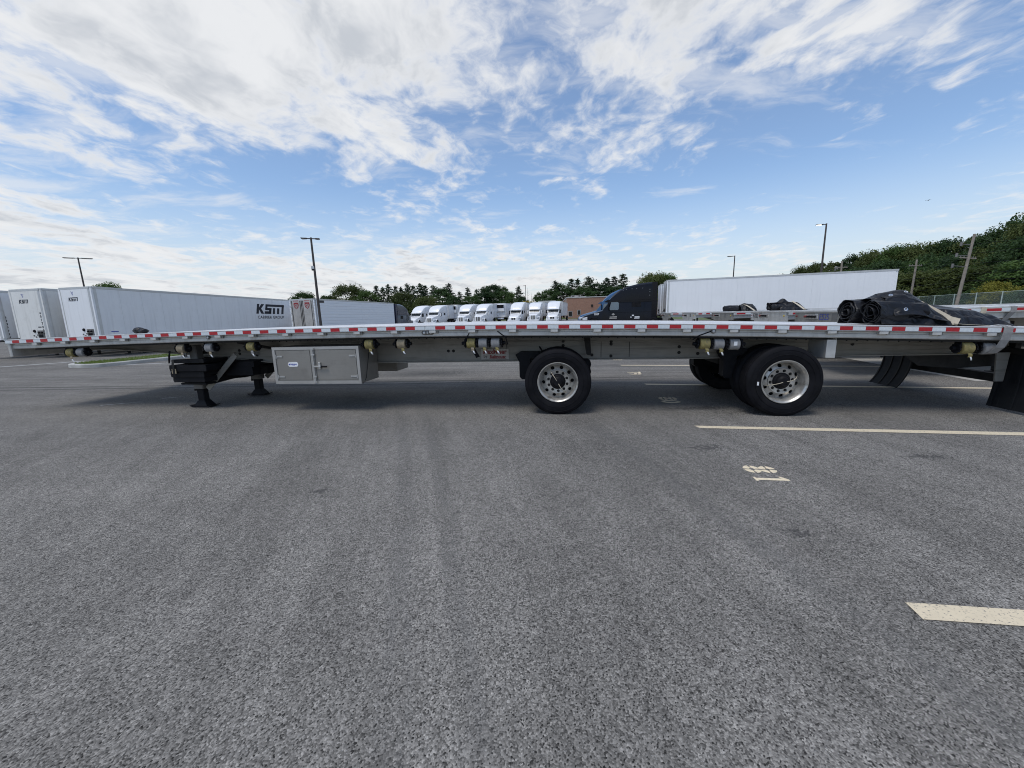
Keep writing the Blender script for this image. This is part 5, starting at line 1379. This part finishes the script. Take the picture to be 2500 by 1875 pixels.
# black tractor coupled to the long white trailer: its axis continues the trailer's
dW = Vector((cos(WA), sin(WA))); nW = Vector((-sin(WA), cos(WA)))
c = Vector((13.57, 34.06)) + nW * 1.295 - dW * 7.35
tk = tractor(PK, 'black sleeper tractor with 5527 on its hood', (c.x, c.y, .0), WA)
text_mb('5527', .22, 0, lambda u, v, h: (1.45 + u, -1.065, 1.30 + v), bold=.008).build('unit_number', WHTINK, tk)
lg = MB()
for poly in ([(2.78, 1.32), (2.93, 1.44), (3.08, 1.32), (2.93, 1.22)], [(2.62, 1.12), (3.24, 1.16), (3.24, 1.06), (2.62, 1.05)], [(2.60, 1.02), (3.24, 1.02), (3.24, .94), (2.60, .94)]): lg.prism(poly, 1, -1.2045, -1.2025)
lg.build('door_logo', PLATE, tk)
for x0, x1, z0, z1 in ((4.42, 4.52, 1.0, 1.08), (4.55, 4.72, 1.14, 1.24), (4.78, 5.2, .98, 1.10), (4.74, 5.2, .90, .94)):
    m = MB(); m.box(x0, x1, -1.205, -1.2025, z0, z1); m.build('white_decal', WHTINK, tk)
m = MB()
for x, z in ((3.75, 3.42), (4.0, 3.46), (4.5, 3.5), (4.9, 3.52), (5.4, 3.53), (6.0, 3.4), (6.0, 3.2), (6.0, 2.9)): m.box(x - .02, x + .02, -1.232, -1.222, z - .02, z + .02)
m.build('fairing_bolts', STEEL, tk)
m = MB(); m.box(3.9, 6.1, -1.224, -1.214, 2.52, 2.56); m.box(2.6, 6.1, -1.208, -1.198, 1.47, 1.495); m.box(5.55, 5.57, -1.208, -1.198, .7, 2.5); m.build('body_crease', BLACK, tk)
c = Vector((14.9, 38.9)) + nW * 1.295 - dW * 8.15
tractor(PB, 'bright blue tractor peeking out behind the black one', (c.x, c.y, 0), WA)
# dark blue tractor pulling the ribbed trailer: nose points away from the viewer
ra = R(80); dR = Vector((cos(ra), sin(ra))); nR = Vector((-sin(ra), cos(ra)))
c = Vector((-17.86, 36.0)) + dR * (15.6 + 7.2) + nR * 1.295
tractor(PN, 'dark navy tractor at the front of the ribbed trailer', (c.x, c.y, -.5), ra + pi)


# the far row of white tractors with their trailers
def at_px(px, Y, z=0.0):
    """ground point at depth Y seen at image column px"""
    y = 772; d = pix_dir(px, y)
    return Vector((d.x / d.y * Y, Y))


FG = 'white tractors in the far row'
TG = 'trailers behind the far white tractors'
fa = R(90 - 13)
row = [(1003, 79, 'white tractor half hidden by the dark navy tractor', 15.0),
       (1047, 76, 'white tractor first in the open at the left of the far row', 15.0),
       (1124, 75.5, 'white tractor just right of the panelled refrigerated trailer nose', 15.5),
       (1166, 74.5, 'white tractor left of the black-grilled refrigerated trailer nose', 15.5),
       (1253, 73.5, 'white tractor just right of the black-grilled refrigerated trailer nose', 15.5),
       (1301, 74.5, 'white tractor second from the brick building', 15.5),
       (1348, 73.0, 'white tractor with dark grille nearest the brick building', 12.5)]
tl = ['box trailer behind the half hidden white tractor', 'box trailer behind the first open white tractor', 'box trailer behind the tractor right of the panelled nose', 'box trailer behind the tractor left of the black grille', 'box trailer behind the tractor right of the black grille', 'box trailer behind the second tractor from the brick building', 'box trailer behind the tractor nearest the brick building']
dF = Vector((cos(fa), sin(fa))); nF = Vector((-sin(fa), cos(fa)))
for (px, Y, lab, L), lt in zip(row, tl):
    p = at_px(px, Y); tt = tractor(PW2 if px in (1003, 1253, 1348) else PW, lab, (p.x, p.y, 0), fa + R((px * 7 % 11 - 5) * .35), FG)
    q = p + dF * 7.0 - nF * 1.295
    van(lt, (q.x, q.y, 0), fa, L=L, H=4.0, skin=VANB, nose='plain', group=TG, seam=4.0)
for px, Y, lab, br in ((1106, 86, 'refrigerated trailer nose with white panel between black grilles', True), (1222, 84, 'refrigerated trailer nose with one wide black grille', False)):
    p = at_px(px, Y); q = p - nF * 1.295
    van(lab, (q.x, q.y, 0), fa, L=14, H=4.11, skin=VANB, nose='reefer', group='refrigerated trailers in the far row', bright=br, seam=4.0, name='refrigerated_trailer')

# ------------------------------------------------------------------ light poles, utility poles, wires, fence
def light_pole(label, x, y, h, heads, rz=0.0, lit=False, box=False):
    z0 = gz(x, y); t = thing('light_pole', label, 'light pole', (x, y, z0), rz, 'lot light poles')
    m = MB(); m.tube((0, 0, .75), (0, 0, h - z0), .115, .07, 10); m.build('shaft', POLE, t, 40)
    m = MB(); m.tube((0, 0, 0), (0, 0, .75), .30, .28, 16); m.build('base', CONC, t, 40)
    for hx in heads:
        s = 1 if hx > 0 else -1
        m = MB(); m.box(min(0, s * .35), max(0, s * .35), -.03, .03, h - z0 - .12, h - z0 - .05); m.build('arm', POLE, t)
        m = MB(); m.loft([[(s * .3, -.10, h - z0 - .13), (s * .3, .10, h - z0 - .13), (s * .3, .10, h - z0 - .04), (s * .3, -.10, h - z0 - .04)], [(s * .55, -.19, h - z0 - .13), (s * .55, .19, h - z0 - .13), (s * .55, .19, h - z0 - .06), (s * .55, -.19, h - z0 - .06)], [(s * abs(hx), -.17, h - z0 - .10), (s * abs(hx), .17, h - z0 - .10), (s * abs(hx), .17, h - z0 - .05), (s * abs(hx), -.17, h - z0 - .05)]])
        m.build('lamp_head', POLE, t)
        m = MB(); m.box(min(s * .5, s * (abs(hx) - .06)), max(s * .5, s * (abs(hx) - .06)), -.14, .14, h - z0 - .145, h - z0 - .128); m.build('lamp_lens', LITL if lit else LENS, t)
    if box:
        m = MB(); m.box(-.22, .0, -.09, .09, h * .74, h * .74 + .22, .01); m.build('camera_box', LENS, t)
        m = MB(); m.tube((-.12, 0, h * .74 - .12), (-.12, 0, h * .74), .09, .1, 10); m.build('camera_dome', GLASS, t)
    return t


LITL = pm('lit_lamp_lens', (0.9, 0.9, 0.85), 0.3, emit=((1.0, 0.97, 0.9), 6.0))
light_pole('twin-headed light pole rising behind the lettered box trailer', -53.21, 49.81, 10, (-1.3, 1.3), R(30))
light_pole('tall dark twin-headed light pole in front of the ribbed trailer', -15.55, 32.0, 7.97, (-.72, .62), R(20), box=True)
light_pole('light pole with a shining lamp behind the long white trailer', 33.2, 42.19, 10, (-.95,), R(-10), lit=True)
light_pole('thin single-headed light pole above the middle of the white trailer', 36.58, 64.66, 10, (-1.1,), R(-10))
light_pole('far light pole standing before the brick building roof', 4.71, 114.56, 10, (-.6,), 0)
light_pole('pale far lamp post among the trees', -33.85, 157.54, 10, (-1.0, 1.0), 0)


def utility_pole(label, x, y, h, lean, arms, cans):
    t = thing('utility_pole', label, 'utility pole', (x, y, 0), 0, 'wooden utility poles'); t.rotation_euler = (0, lean, 0)
    m = MB(); m.tube((0, 0, -.3), (0, 0, h), .16, .11, 10); m.build('shaft', WOOD, t, 40)
    for z in arms:
        m = MB(); m.box(-.95, .8, -.04, .04, z - .05, z + .05); a = m.build('crossarm', WOOD, t)
        for q in (-.85, -.5, .45, .72):
            m = MB(); m.tube((q, 0, z + .05), (q, 0, z + .2), .04, .03, 8); m.build('insulator', GALV, a)
    for q, z in cans:
        m = MB(); m.tube((q, 0, z - .2), (q, 0, z + .2), .10, .10, 10); m.box(min(q, 0), max(q, 0), -.03, .03, z - .03, z + .03); m.build('transformer', GALV, t)
    return t


utility_pole('leaning wooden utility pole with canisters at the far right', 46.6, 40.84, 8.35, R(5), (6.0,), ((-1.1, 7.3), (-1.3, 6.2), (-1.45, 5.15)))
utility_pole('straight wooden utility pole just right of the white trailer', 55.1, 53.9, 7.4, R(1), (6.6,), ())
utility_pole('distant wooden utility pole above the white trailer roof', 44.6, 53.3, 7.4, 0, (6.6,), ((-.8, 6.4),))


def wire(label, pts):
    m = MB(); full = []
    for a, b, sag in pts:
        for i in range(13):
            k = i / 12; p = Vector(a).lerp(Vector(b), k); p.z -= sag * 4 * k * (1 - k); full.append(p)
    m.path(full, .016, 4); o = m.build('power_line', BLACK); tag(o, label, 'power line', 'overhead power lines')
    return o


wl = ['topmost overhead power line at the right', 'second overhead power line from the top', 'third overhead power line from the top', 'fourth overhead power line from the top', 'thick lowest overhead cable at the right']
for k, z in enumerate((7.2, 6.3, 5.3, 4.3, 3.6)):
    wire(wl[k], [((44.6 + k * .1, 53.3, z * .86 + .3), (55.1 + k * .1, 53.9, z * .86 + .3), .15), ((55.1 + k * .1, 53.9, z * .86 + .3), (47.2 + k * .06, 40.84, z + .1), .35), ((47.2 + k * .06, 40.84, z + .1), (52, 20, z + 1.1), .4)])

# chain-link fence beside the hill
FP = [(58.6, 60.5), (55.6, 55.5), (53.1, 50.83), (51.0, 47), (48.89, 43.08), (47.4, 39.8), (45.98, 36.57), (44.7, 33.4), (43.4, 30.2), (42.1, 27)]
fc = thing('chain_link_fence', 'green chain-link fence with pale posts below the wooded slope', 'fence', (FP[0][0], FP[0][1], 0))
for i, (x, y) in enumerate(FP):
    m = MB(); m.tube((0, 0, 0), (0, 0, 2.46), .045, n=8); m.build('post', FENCEP := pm('pale_green_post', (0.42, 0.48, 0.43), .6), fc, loc=(x - FP[0][0], y - FP[0][1], 0))
    if i < len(FP) - 1:
        q = FP[i + 1]; L = hypot(q[0] - x, q[1] - y); m = MB(); m.add([(0, 0, .05), (L, 0, .05), (L, 0, 2.38), (0, 0, 2.38)], [(0, 1, 2, 3)]); o = m.build('mesh_panel', CHAIN, fc, loc=(x - FP[0][0], y - FP[0][1], 0)); o.rotation_euler = (0, 0, atan2(q[1] - y, q[0] - x))
        m = MB(); m.tube((0, 0, 2.40), (L, 0, 2.40), .022, n=6); r_ = m.build('top_rail', FENCEP, fc, loc=(x - FP[0][0], y - FP[0][1], 0)); r_.rotation_euler = o.rotation_euler


# ------------------------------------------------------------------ brick building
def building():
    bx, by = 17.0, 118.0; t = thing('brick_building', 'low brown brick building with outside stair and rooftop units', 'building', (bx, by, .03), R(-6))
    H = 6.1
    m = MB(); m.box(0, 34, 0, 1, 0, H); m.box(0, 1, 1, 30, 0, H - .003); m.box(1, 34, 1, 30, 0, H - .4); m.build('wall', BRICK, t)
    m = MB(); m.box(-.12, 34.1, -.12, 1.1, H, H + .22); m.box(-.12, 1.1, 1.1, 30, H, H + .22); m.build('coping', ROOFM, t)
    m = MB(); m.box(-.18, -.02, -.02, .18, 0, H); m.build('downpipe', ROOFM, t)
    m = MB(); m.box(-16, -.2, 14, 26, 0, 4.6); m.build('wing_wall', BRICK, t)
    m = MB(); m.box(-16.2, -.2, 13.8, 26, 4.6, 4.8); m.build('wing_roof', ROOFM, t)
    m = MB(); m.prism([(13.2, 4.3), (15.4, 5.9), (20.5, 5.9), (20.5, 4.3)], 1, -3.2, -.02); m.build('porch_roof', DARK, t)
    m = MB(); m.box(13.7, 20, -2.9, -.02, 0, 4.3); m.build('porch_wall', BRICK, t)
    for x, y, w, h in ((1.8, 8, 2.4, .8), (4.5, 9, 2.2, .55), (17.2, 6, 2.6, 1.0), (20.2, 6, 2.0, 1.5)):
        m = MB(); m.box(x, x + w, y, y + 2, H - .4, H + h + .2, .03); u = m.build('roof_unit', HVAC, t)
        m = MB(); m.box(x + .2, x + w * .45, y - .02, y - .005, H + .1, H + h, .0); m.build('louvre', DARK, u)
    m = MB(); m.box(-9, -3, 15, 16, 4.8, 6.0, .03); m.build('roof_duct', HVAC, t)
    m = MB(); m.box(-4.5, -1, 12.6, 13.6, 4.3, 5.6, .03); m.build('roof_duct', ROOFM, t)
    for x in (-14, -12.3, -10.6):
        m = MB(); m.tube((x, 15, 4.8), (x, 15, 6.1), .05, n=6); m.build('guard_post', YELP, t)
    for z in (5.4, 6.05):
        m = MB(); m.box(-14.05, -10.55, 14.97, 15.03, z - .05, z + .05); m.build('guard_bar', YELP, t)
    # service openings on the front
    for x0, x1, z0, z1 in ((3.3, 4.3, 1.0, 2.5), (.6, 1.8, .6, 2.2)):
        m = MB(); m.box(x0, x1, -.06, -.002, z0, z1); w = m.build('vent_panel', HVAC, t)
        m = MB(); m.box(x0 + .1, x1 - .1, -.075, -.062, z0 + .1, z1 - .1); m.build('louvre', DARK, w)
    m = MB(); m.box(7.3, 7.9, -.2, -.002, 3.4, 4.0, .02); m.build('wall_lamp', DARK, t)
    # steel stair with rails
    st = node('stair', t)
    for i in range(16):
        m = MB(); m.box(6.6 + i * .36, 6.98 + i * .36, -2.4, -1.3, .18 + i * .21, .22 + i * .21); m.build('step', DARK, st)
    for y in (-2.42, -1.28):
        for dz in (0, .55, 1.1):
            m = MB(); m.tube((6.6, y, .2 + dz), (12.4, y, 3.5 + dz), .05 if dz else .1, n=6); m.build('rail', GALV, st)
        m = MB(); m.tube((6.6, y, .1), (6.6, y, 1.3), .04, n=6); m.tube((12.4, y, 0), (12.4, y, 4.7), .05, n=6); m.tube((9.5, y, 0), (9.5, y, 2.9), .05, n=6); m.build('rail_post', GALV, st)
    return t


building()


# ------------------------------------------------------------------ trees
def leafq(mb, rnd, c, s, nrm=None):
    n = Vector((rnd.gauss(0, 1), rnd.gauss(0, 1), rnd.gauss(0, .8)))
    if nrm is not None: n = n.normalized() * .9 + nrm
    n = n.normalized(); u = n.orthogonal().normalized(); a = rnd.uniform(0, 6.28); w = n.cross(u); u, w = u * cos(a) + w * sin(a), w * cos(a) - u * sin(a)
    c = Vector(c); l = s * rnd.uniform(.7, 1.3); b = l * rnd.uniform(.45, .7)
    mb.add([(c - u * l)[:], (c - w * b + n * l * .15)[:], (c + u * l)[:], (c + w * b + n * l * .15)[:]], [(0, 1, 2, 3)])


def broadleaf(seed, h=10.0, r=4.2, base=.22, clumps=75, per=110, leaf=.165):
    rnd = random.Random(seed); cr = MB(); tk = MB(); tips = []
    trunk_top = Vector((rnd.uniform(-.4, .4), rnd.uniform(-.4, .4), h * .62)); tk.path([(0, 0, -.2), (0.05, 0, h * .2), (trunk_top * .6)[:][:2] + (h * .4,), trunk_top[:]], [.26 * h / 10, .2 * h / 10, .15 * h / 10, .06], 8)
    for k in range(clumps):
        a = rnd.uniform(0, 6.28); z = rnd.random() ** .8
        zz = base * h + (1 - base) * h * (.08 + .86 * z); prf = sin(pi * min(1, .16 + .80 * z)) ** .7
        rr = r * prf * (rnd.uniform(.45, 1.0)) * (1 + .22 * noise.noise(Vector((cos(a) * 1.3, sin(a) * 1.3, seed + zz * .3))))
        c = Vector((rr * cos(a), rr * sin(a), zz)); tips.append(c); R_ = r * rnd.uniform(.13, .33)
        out = Vector((c.x, c.y, (zz - h * .5) * .9)).normalized()
        for i in range(per):
            d = Vector((rnd.gauss(0, 1), rnd.gauss(0, 1), rnd.gauss(0, .75))).normalized() * R_ * rnd.random() ** .33
            if d.z < 0: d.z *= .55
            leafq(cr, rnd, c + d, leaf, (out * .5 + d.normalized() * .6))
    for c in rnd.sample(tips, min(14, len(tips))):
        b = Vector((0, 0, h * rnd.uniform(.22, .5))); tk.path([b[:], (b.lerp(c, .5) + Vector((0, 0, .3)))[:], c[:]], [.09, .06, .02], 5)
    return cr, tk


def pine(seed, h=13.0, r=2.6, base=.22, leaf=.26):
    rnd = random.Random(seed); cr = MB(); tk = MB(); tk.path([(0, 0, -.2), (.05, 0, h * .5), (0, 0, h * .98)], [.22, .14, .03], 7)
    z = base * h
    while z < h * .97:
        k = (z / h - base) / (1 - base); L = r * (1 - k) ** .75 * rnd.uniform(.75, 1.1) + .25; nb = rnd.randint(4, 6); a0 = rnd.uniform(0, 6.28)
        for b in range(nb):
            if rnd.random() < .12: continue
            a = a0 + 6.28 * b / nb + rnd.uniform(-.3, .3); l = L * rnd.uniform(.6, 1.1); up_ = rnd.uniform(-.05, .35) * (.4 + k)
            p0 = Vector((0, 0, z)); p1 = Vector((cos(a) * l, sin(a) * l, z + l * up_)); tk.path([p0[:], p1[:]], [.05, .012], 4)
            steps = max(3, int(l / .28))
            for i in range(steps):
                q = p0.lerp(p1, .22 + .78 * (i + 1) / steps)
                for _ in range(7): leafq(cr, rnd, q + Vector((rnd.gauss(0, .20), rnd.gauss(0, .20), rnd.gauss(.05, .13))), leaf * rnd.uniform(.6, 1.0), Vector((0, 0, .7)))
        z += h * .042 * rnd.uniform(.8, 1.25)
    for i in range(26): leafq(cr, rnd, (rnd.gauss(0, .13), rnd.gauss(0, .13), h * rnd.uniform(.93, 1.0)), .2)
    return cr, tk


def scraggy(seed, h=9.0):
    rnd = random.Random(seed); tk = MB(); tk.path([(0, 0, 0), (0.1, 0, h * .5), (0, .1, h)], [.12, .08, .02], 6)
    for i in range(10):
        z = h * rnd.uniform(.4, .95); a = rnd.uniform(0, 6.28); l = rnd.uniform(.5, 1.3); tk.path([(0, 0, z), (cos(a) * l, sin(a) * l, z + l * .6)], [.04, .01], 4)
    return tk


VAR = {}
for k, (fn, kw, mt) in {'b1': (broadleaf, dict(seed=11, h=10, r=4.2), LEAF1), 'b2': (broadleaf, dict(seed=23, h=10, r=3.6, base=.12, clumps=80), LEAF2), 'b3': (broadleaf, dict(seed=37, h=10, r=5.0, base=.18, clumps=90), LEAF4), 'b5': (broadleaf, dict(seed=83, h=10, r=3.4, base=.2, clumps=60, per=120), LEAF4), 'b4': (broadleaf, dict(seed=59, h=10, r=3.9, base=.05, clumps=85), LEAF2),
                        'y': (broadleaf, dict(seed=71, h=10, r=5.4, base=.02, clumps=75, leaf=.2), LEAF3), 'p1': (pine, dict(seed=5), PINE), 'p2': (pine, dict(seed=8, r=3.0, base=.3), PINE), 'p3': (pine, dict(seed=15, r=2.2, base=.1), PINE), 'p4': (pine, dict(seed=21, r=3.2, base=.45), PINE)}.items():
    c_, t_ = fn(**kw); VAR[k] = (c_.mesh('crown', mt), t_.mesh('trunk', BARK), 10.0 if k[0] in 'by' else 13.0)


def tree(kind, x, y, h, label, group, width=1.0, rz=0.0, z=0.0):
    cr, tk, h0 = VAR[kind]; s = h / h0
    t = thing('pine_tree' if kind[0] == 'p' else 'broadleaf_tree' if kind != 'y' else 'shrub', label, 'tree' if kind != 'y' else 'shrub', (x, y, z), rz, group)
    t.scale = (s * width, s * width, s)
    put('trunk', tk, t); put('crown', cr, t)
    return t


rn = random.Random(99)
SK = 'trees along the skyline behind the far row'
# (image column, top row, kind, width) of the skyline trees, stood at about 140-160 m
sky_trees = [(250, 694, 'b1', 1.0, 112, 'small treetop showing over the lettered box trailer roof'),
             (738, 716, 'b1', 1.2, 118, 'bushy tree above the red shield doors'), (800, 722, 'b4', 1.2, 140, 'low bushy tree right of the twin-headed light pole'), (850, 697, 'b3', 1.1, 140, 'broad spreading tree above the ribbed trailer'), (897, 711, 'b1', 1.1, 138, 'rounded tree right of the broad spreading tree'),
             (918, 699, 'p1', 1.0, 150, 'first pine at the left end of the pine row'), (934, 702, 'p3', 1.1, 152, 'second pine of the row from the left'), (947, 696, 'p2', 1.0, 150, 'third pine of the row from the left'), (965, 700, 'p1', 1.0, 151, 'fourth pine of the row from the left'), (978, 702, 'p3', 1.0, 150, 'fifth pine of the row from the left'),
             (982, 715, 'b3', 1.0, 135, 'rounded light green tree below the pine row'), (994, 694, 'p2', 1.0, 152, 'sixth pine of the row from the left'), (1008, 699, 'p1', 1.0, 151, 'seventh pine of the row from the left'), (1025, 694, 'p2', 1.25, 150, 'wide pine in the middle of the row'), (1037, 698, 'p1', 1.1, 153, 'pine just right of the wide middle pine'), (1058, 698, 'p2', 1.15, 150, 'ninth pine of the row from the left'),
             (1040, 726, 'b3', 1.2, 130, 'low spreading tree behind the first open tractor'), (1075, 704, 'b4', 1.1, 142, 'dark leafy tree right of the pine row'), (1095, 693, 'p4', 1.1, 148, 'ragged tall pine standing over leafy trees'), (1121, 713, 'p4', .9, 150, 'small-crowned pine left of the twin tufts'), (1141, 703, 'p4', .9, 150, 'tufted pine with bare lower stem'), (1163, 707, 'p4', .8, 150, 'thin tufted pine right of the taller tuft'),
             (1110, 726, 'b4', 1.1, 132, 'low dark tree behind the panelled refrigerated trailer'), (1150, 724, 'b1', 1.2, 132, 'low leafy tree under the tufted pines'), (1183, 703, 'b2', 1.1, 140, 'tall leafy tree left in the broad clump'), (1203, 696, 'b4', 1.1, 142, 'tallest leafy tree of the broad clump'), (1226, 702, 'b2', 1.0, 141, 'leafy tree right in the broad clump'), (1243, 716, 'b1', .8, 140, 'small leafy tree at the end of the clump'),
             (1266, 700, 'p2', 1.0, 146, 'lone pine just left of the far light pole'), (1275, 724, 'b4', .8, 140, 'bush at the foot of the lone pine'),
             (1318, 716, 'b2', 1.0, 165, 'small tree left above the brick building'), (1338, 708, 'b4', 1.1, 165, 'leafy tree left above the brick building'), (1356, 687, 'p2', 1.2, 165, 'left pine above the brick building'), (1372, 694, 'b2', 1.1, 163, 'leafy tree between pines over the building'), (1395, 682, 'p1', 1.15, 166, 'slim pine over the brick building corner'), (1410, 681, 'p3', 1.2, 165, 'columnar pine over the brick building'), (1438, 677, 'p2', 1.5, 166, 'widest dark pine over the brick building'), (1425, 700, 'b4', 1.3, 160, 'dark leafy tree below the widest pine'), (1462, 692, 'b2', 1.2, 163, 'leafy tree left of the black tractor roof'), (1482, 680, 'p2', 1.3, 165, 'pine above the black tractor hood'), (1499, 676, 'p1', 1.3, 165, 'pine above the black tractor windscreen'), (1500, 700, 'b4', 1.4, 158, 'dark leafy tree behind the black tractor'), (1521, 670, 'p1', 1.3, 160, 'tall pine standing clear above the black tractor roof'), (1560, 698, 'b2', .9, 158, 'leafy tuft right behind the black tractor roof'), (1595, 669, 'b3', .9, 112, 'round green tree over the white trailer nose'), (1625, 671, 'b1', .9, 113, 'green tree right over the white trailer nose')]
for px, py, k, wd, Y, lab in sky_trees:
    d = pix_dir(px, py); X = d.x / d.y * Y; h = CAMZ + d.z / d.y * Y
    tree(k, X, Y, max(3, h) + .3, lab, SK, wd, rn.uniform(0, 6.28))
def nthx(k):
    return str(k) + ('th' if 10 <= k % 100 <= 20 else {1: 'st', 2: 'nd', 3: 'rd'}.get(k % 10, 'th'))


# dim lower growth that closes the view under the skyline
for i in range(26):
    px = 690 + i * 33 + rn.uniform(-6, 6); Y = 148 + rn.uniform(-4, 12); p = at_px(px, Y)
    tree(rn.choice(['b2', 'b4', 'b3']), p.x, Y, rn.uniform(5.2, 7.4), 'dark undergrowth tree below the far skyline, %s from the left' % nthx(i + 1), 'undergrowth below the skyline', 1.25, rn.uniform(0, 6.28))
for k, px in enumerate((1289, 1298)):
    p = at_px(px, 170); o = tag(scraggy(k, 13 - k * 2).build('bare_tree', BARK, loc=(p.x, p.y, 0)), ('bare dead tree trunk left of the far roof', 'shorter bare dead trunk above the far roof')[k], 'tree')

# the wooded slope at right: skyline row then lower rows in front
sil = [(0.66, .052), (0.698, .0718), (0.72, .080), (0.788, .0879), (0.84, .097), (0.899, .1022), (0.95, .108), (0.998, .112), (1.05, .109), (1.099, .1105), (1.165, .1184), (1.20, .125), (1.235, .1277), (1.28, .128), (1.36, .132), (1.5, .14)]


def elev(r):
    for (a, p), (b, q) in zip(sil, sil[1:]):
        if r <= b: return p + (q - p) * max(0, (r - a) / (b - a))
    return sil[-1][1]


HZ = lambda x, y: .01 + 3.0 * sst(64, 110, x * .72 + y * .42) * sst(48, 70, x)
HG = 'trees on the wooded slope'
def nth(k):
    return str(k) + ('th' if 10 <= k % 100 <= 20 else {1: 'st', 2: 'nd', 3: 'rd'}.get(k % 10, 'th'))


slope_lab = {0: 'tree on the skyline of the wooded slope', 1: 'tree halfway down the wooded slope', 2: 'tree at the foot of the wooded slope'}
i = 0
for row_, (Yb, frac, n) in enumerate(((0, 1.0, 22), (-7, .80, 22), (-13, .58, 22))):
    for j in range(n):
        r = .675 + (.80 * (j + .5 * (row_ % 2)) / n) + rn.uniform(-.008, .008)
        k = (r - .7) / .54; Y = 88 - 27 * k + Yb * (1 - .25 * k) + rn.uniform(-1.5, 1.5); X = r * Y; dist = hypot(X, Y)
        H_ = (CAMZ + elev(r) * .95 * dist) * frac * rn.uniform(.93, 1.05); z = HZ(X, Y) if row_ == 0 else 0
        kind = rn.choice(['b1', 'b2', 'b4', 'b5', 'b3', 'b4', 'b5', 'b2']); tree(kind, X, Y, H_ - z, slope_lab[row_] + ', ' + nth(j + 1) + ' from its left end', HG + (' skyline', ' middle', ' foot')[row_], (1.0, 1.1, 1.2)[row_] * rn.uniform(.9, 1.1) * min(1.35, 9 / (H_ - z)), rn.uniform(0, 6.28), z)
# brighter shrubs by the fence
for px, py, Y, lab in ((2300, 700, 57, 'yellow-green shrub behind the fence near the straight pole'), (2440, 688, 42, 'bright yellow-green shrub behind the fence at the far right'), (2190, 712, 64, 'yellow-green shrub hidden beside the white trailer tail')):
    d = pix_dir(px, py); X = d.x / d.y * Y; tree('y', X, Y, CAMZ + d.z / d.y * Y, lab, 'yellow-green shrubs by the fence', 1.1, rn.uniform(0, 6))
for j in range(14):
    k = j / 13; x = 60 - 14 * k + 4; y = 58 - 24 * k + 1
    tree(rn.choice(['b4', 'b2']), x + rn.uniform(-1, 1), y + rn.uniform(-1, 1), rn.uniform(2.2, 3.4), 'low dark scrub behind the chain-link fence, %s from its far end' % nth(j + 1), 'scrub behind the fence', 1.5, rn.uniform(0, 6))

# ------------------------------------------------------------------ a bird
bp = pix_dir(2266, 489) * 60 + Vector((0, 0, CAMZ))
bd = thing('bird', 'small dark bird flying in the sky at right', 'bird', bp[:], R(20)); bd.scale = (.42, .42, .42)
m = MB(); m.lathe([(0, -.22), (.05, -.14), (.085, 0), (.06, .12), (.02, .2), (.05, .3), (0, .32)], (0, 0, 0), 'x', 10); m.build('body', BLACK, bd, 50)
for s in (-1, 1):
    m = MB(); m.loft([[(-.08, s * .06, .02), (.10, s * .06, .02), (.10, s * .06, .04), (-.08, s * .06, .05)], [(-.10, s * .30, .12), (.08, s * .30, .12), (.08, s * .30, .13), (-.10, s * .30, .14)], [(.02, s * .58, .06), (.10, s * .58, .06), (.10, s * .58, .065), (.02, s * .58, .065)]]); m.build('wing', BLACK, bd)
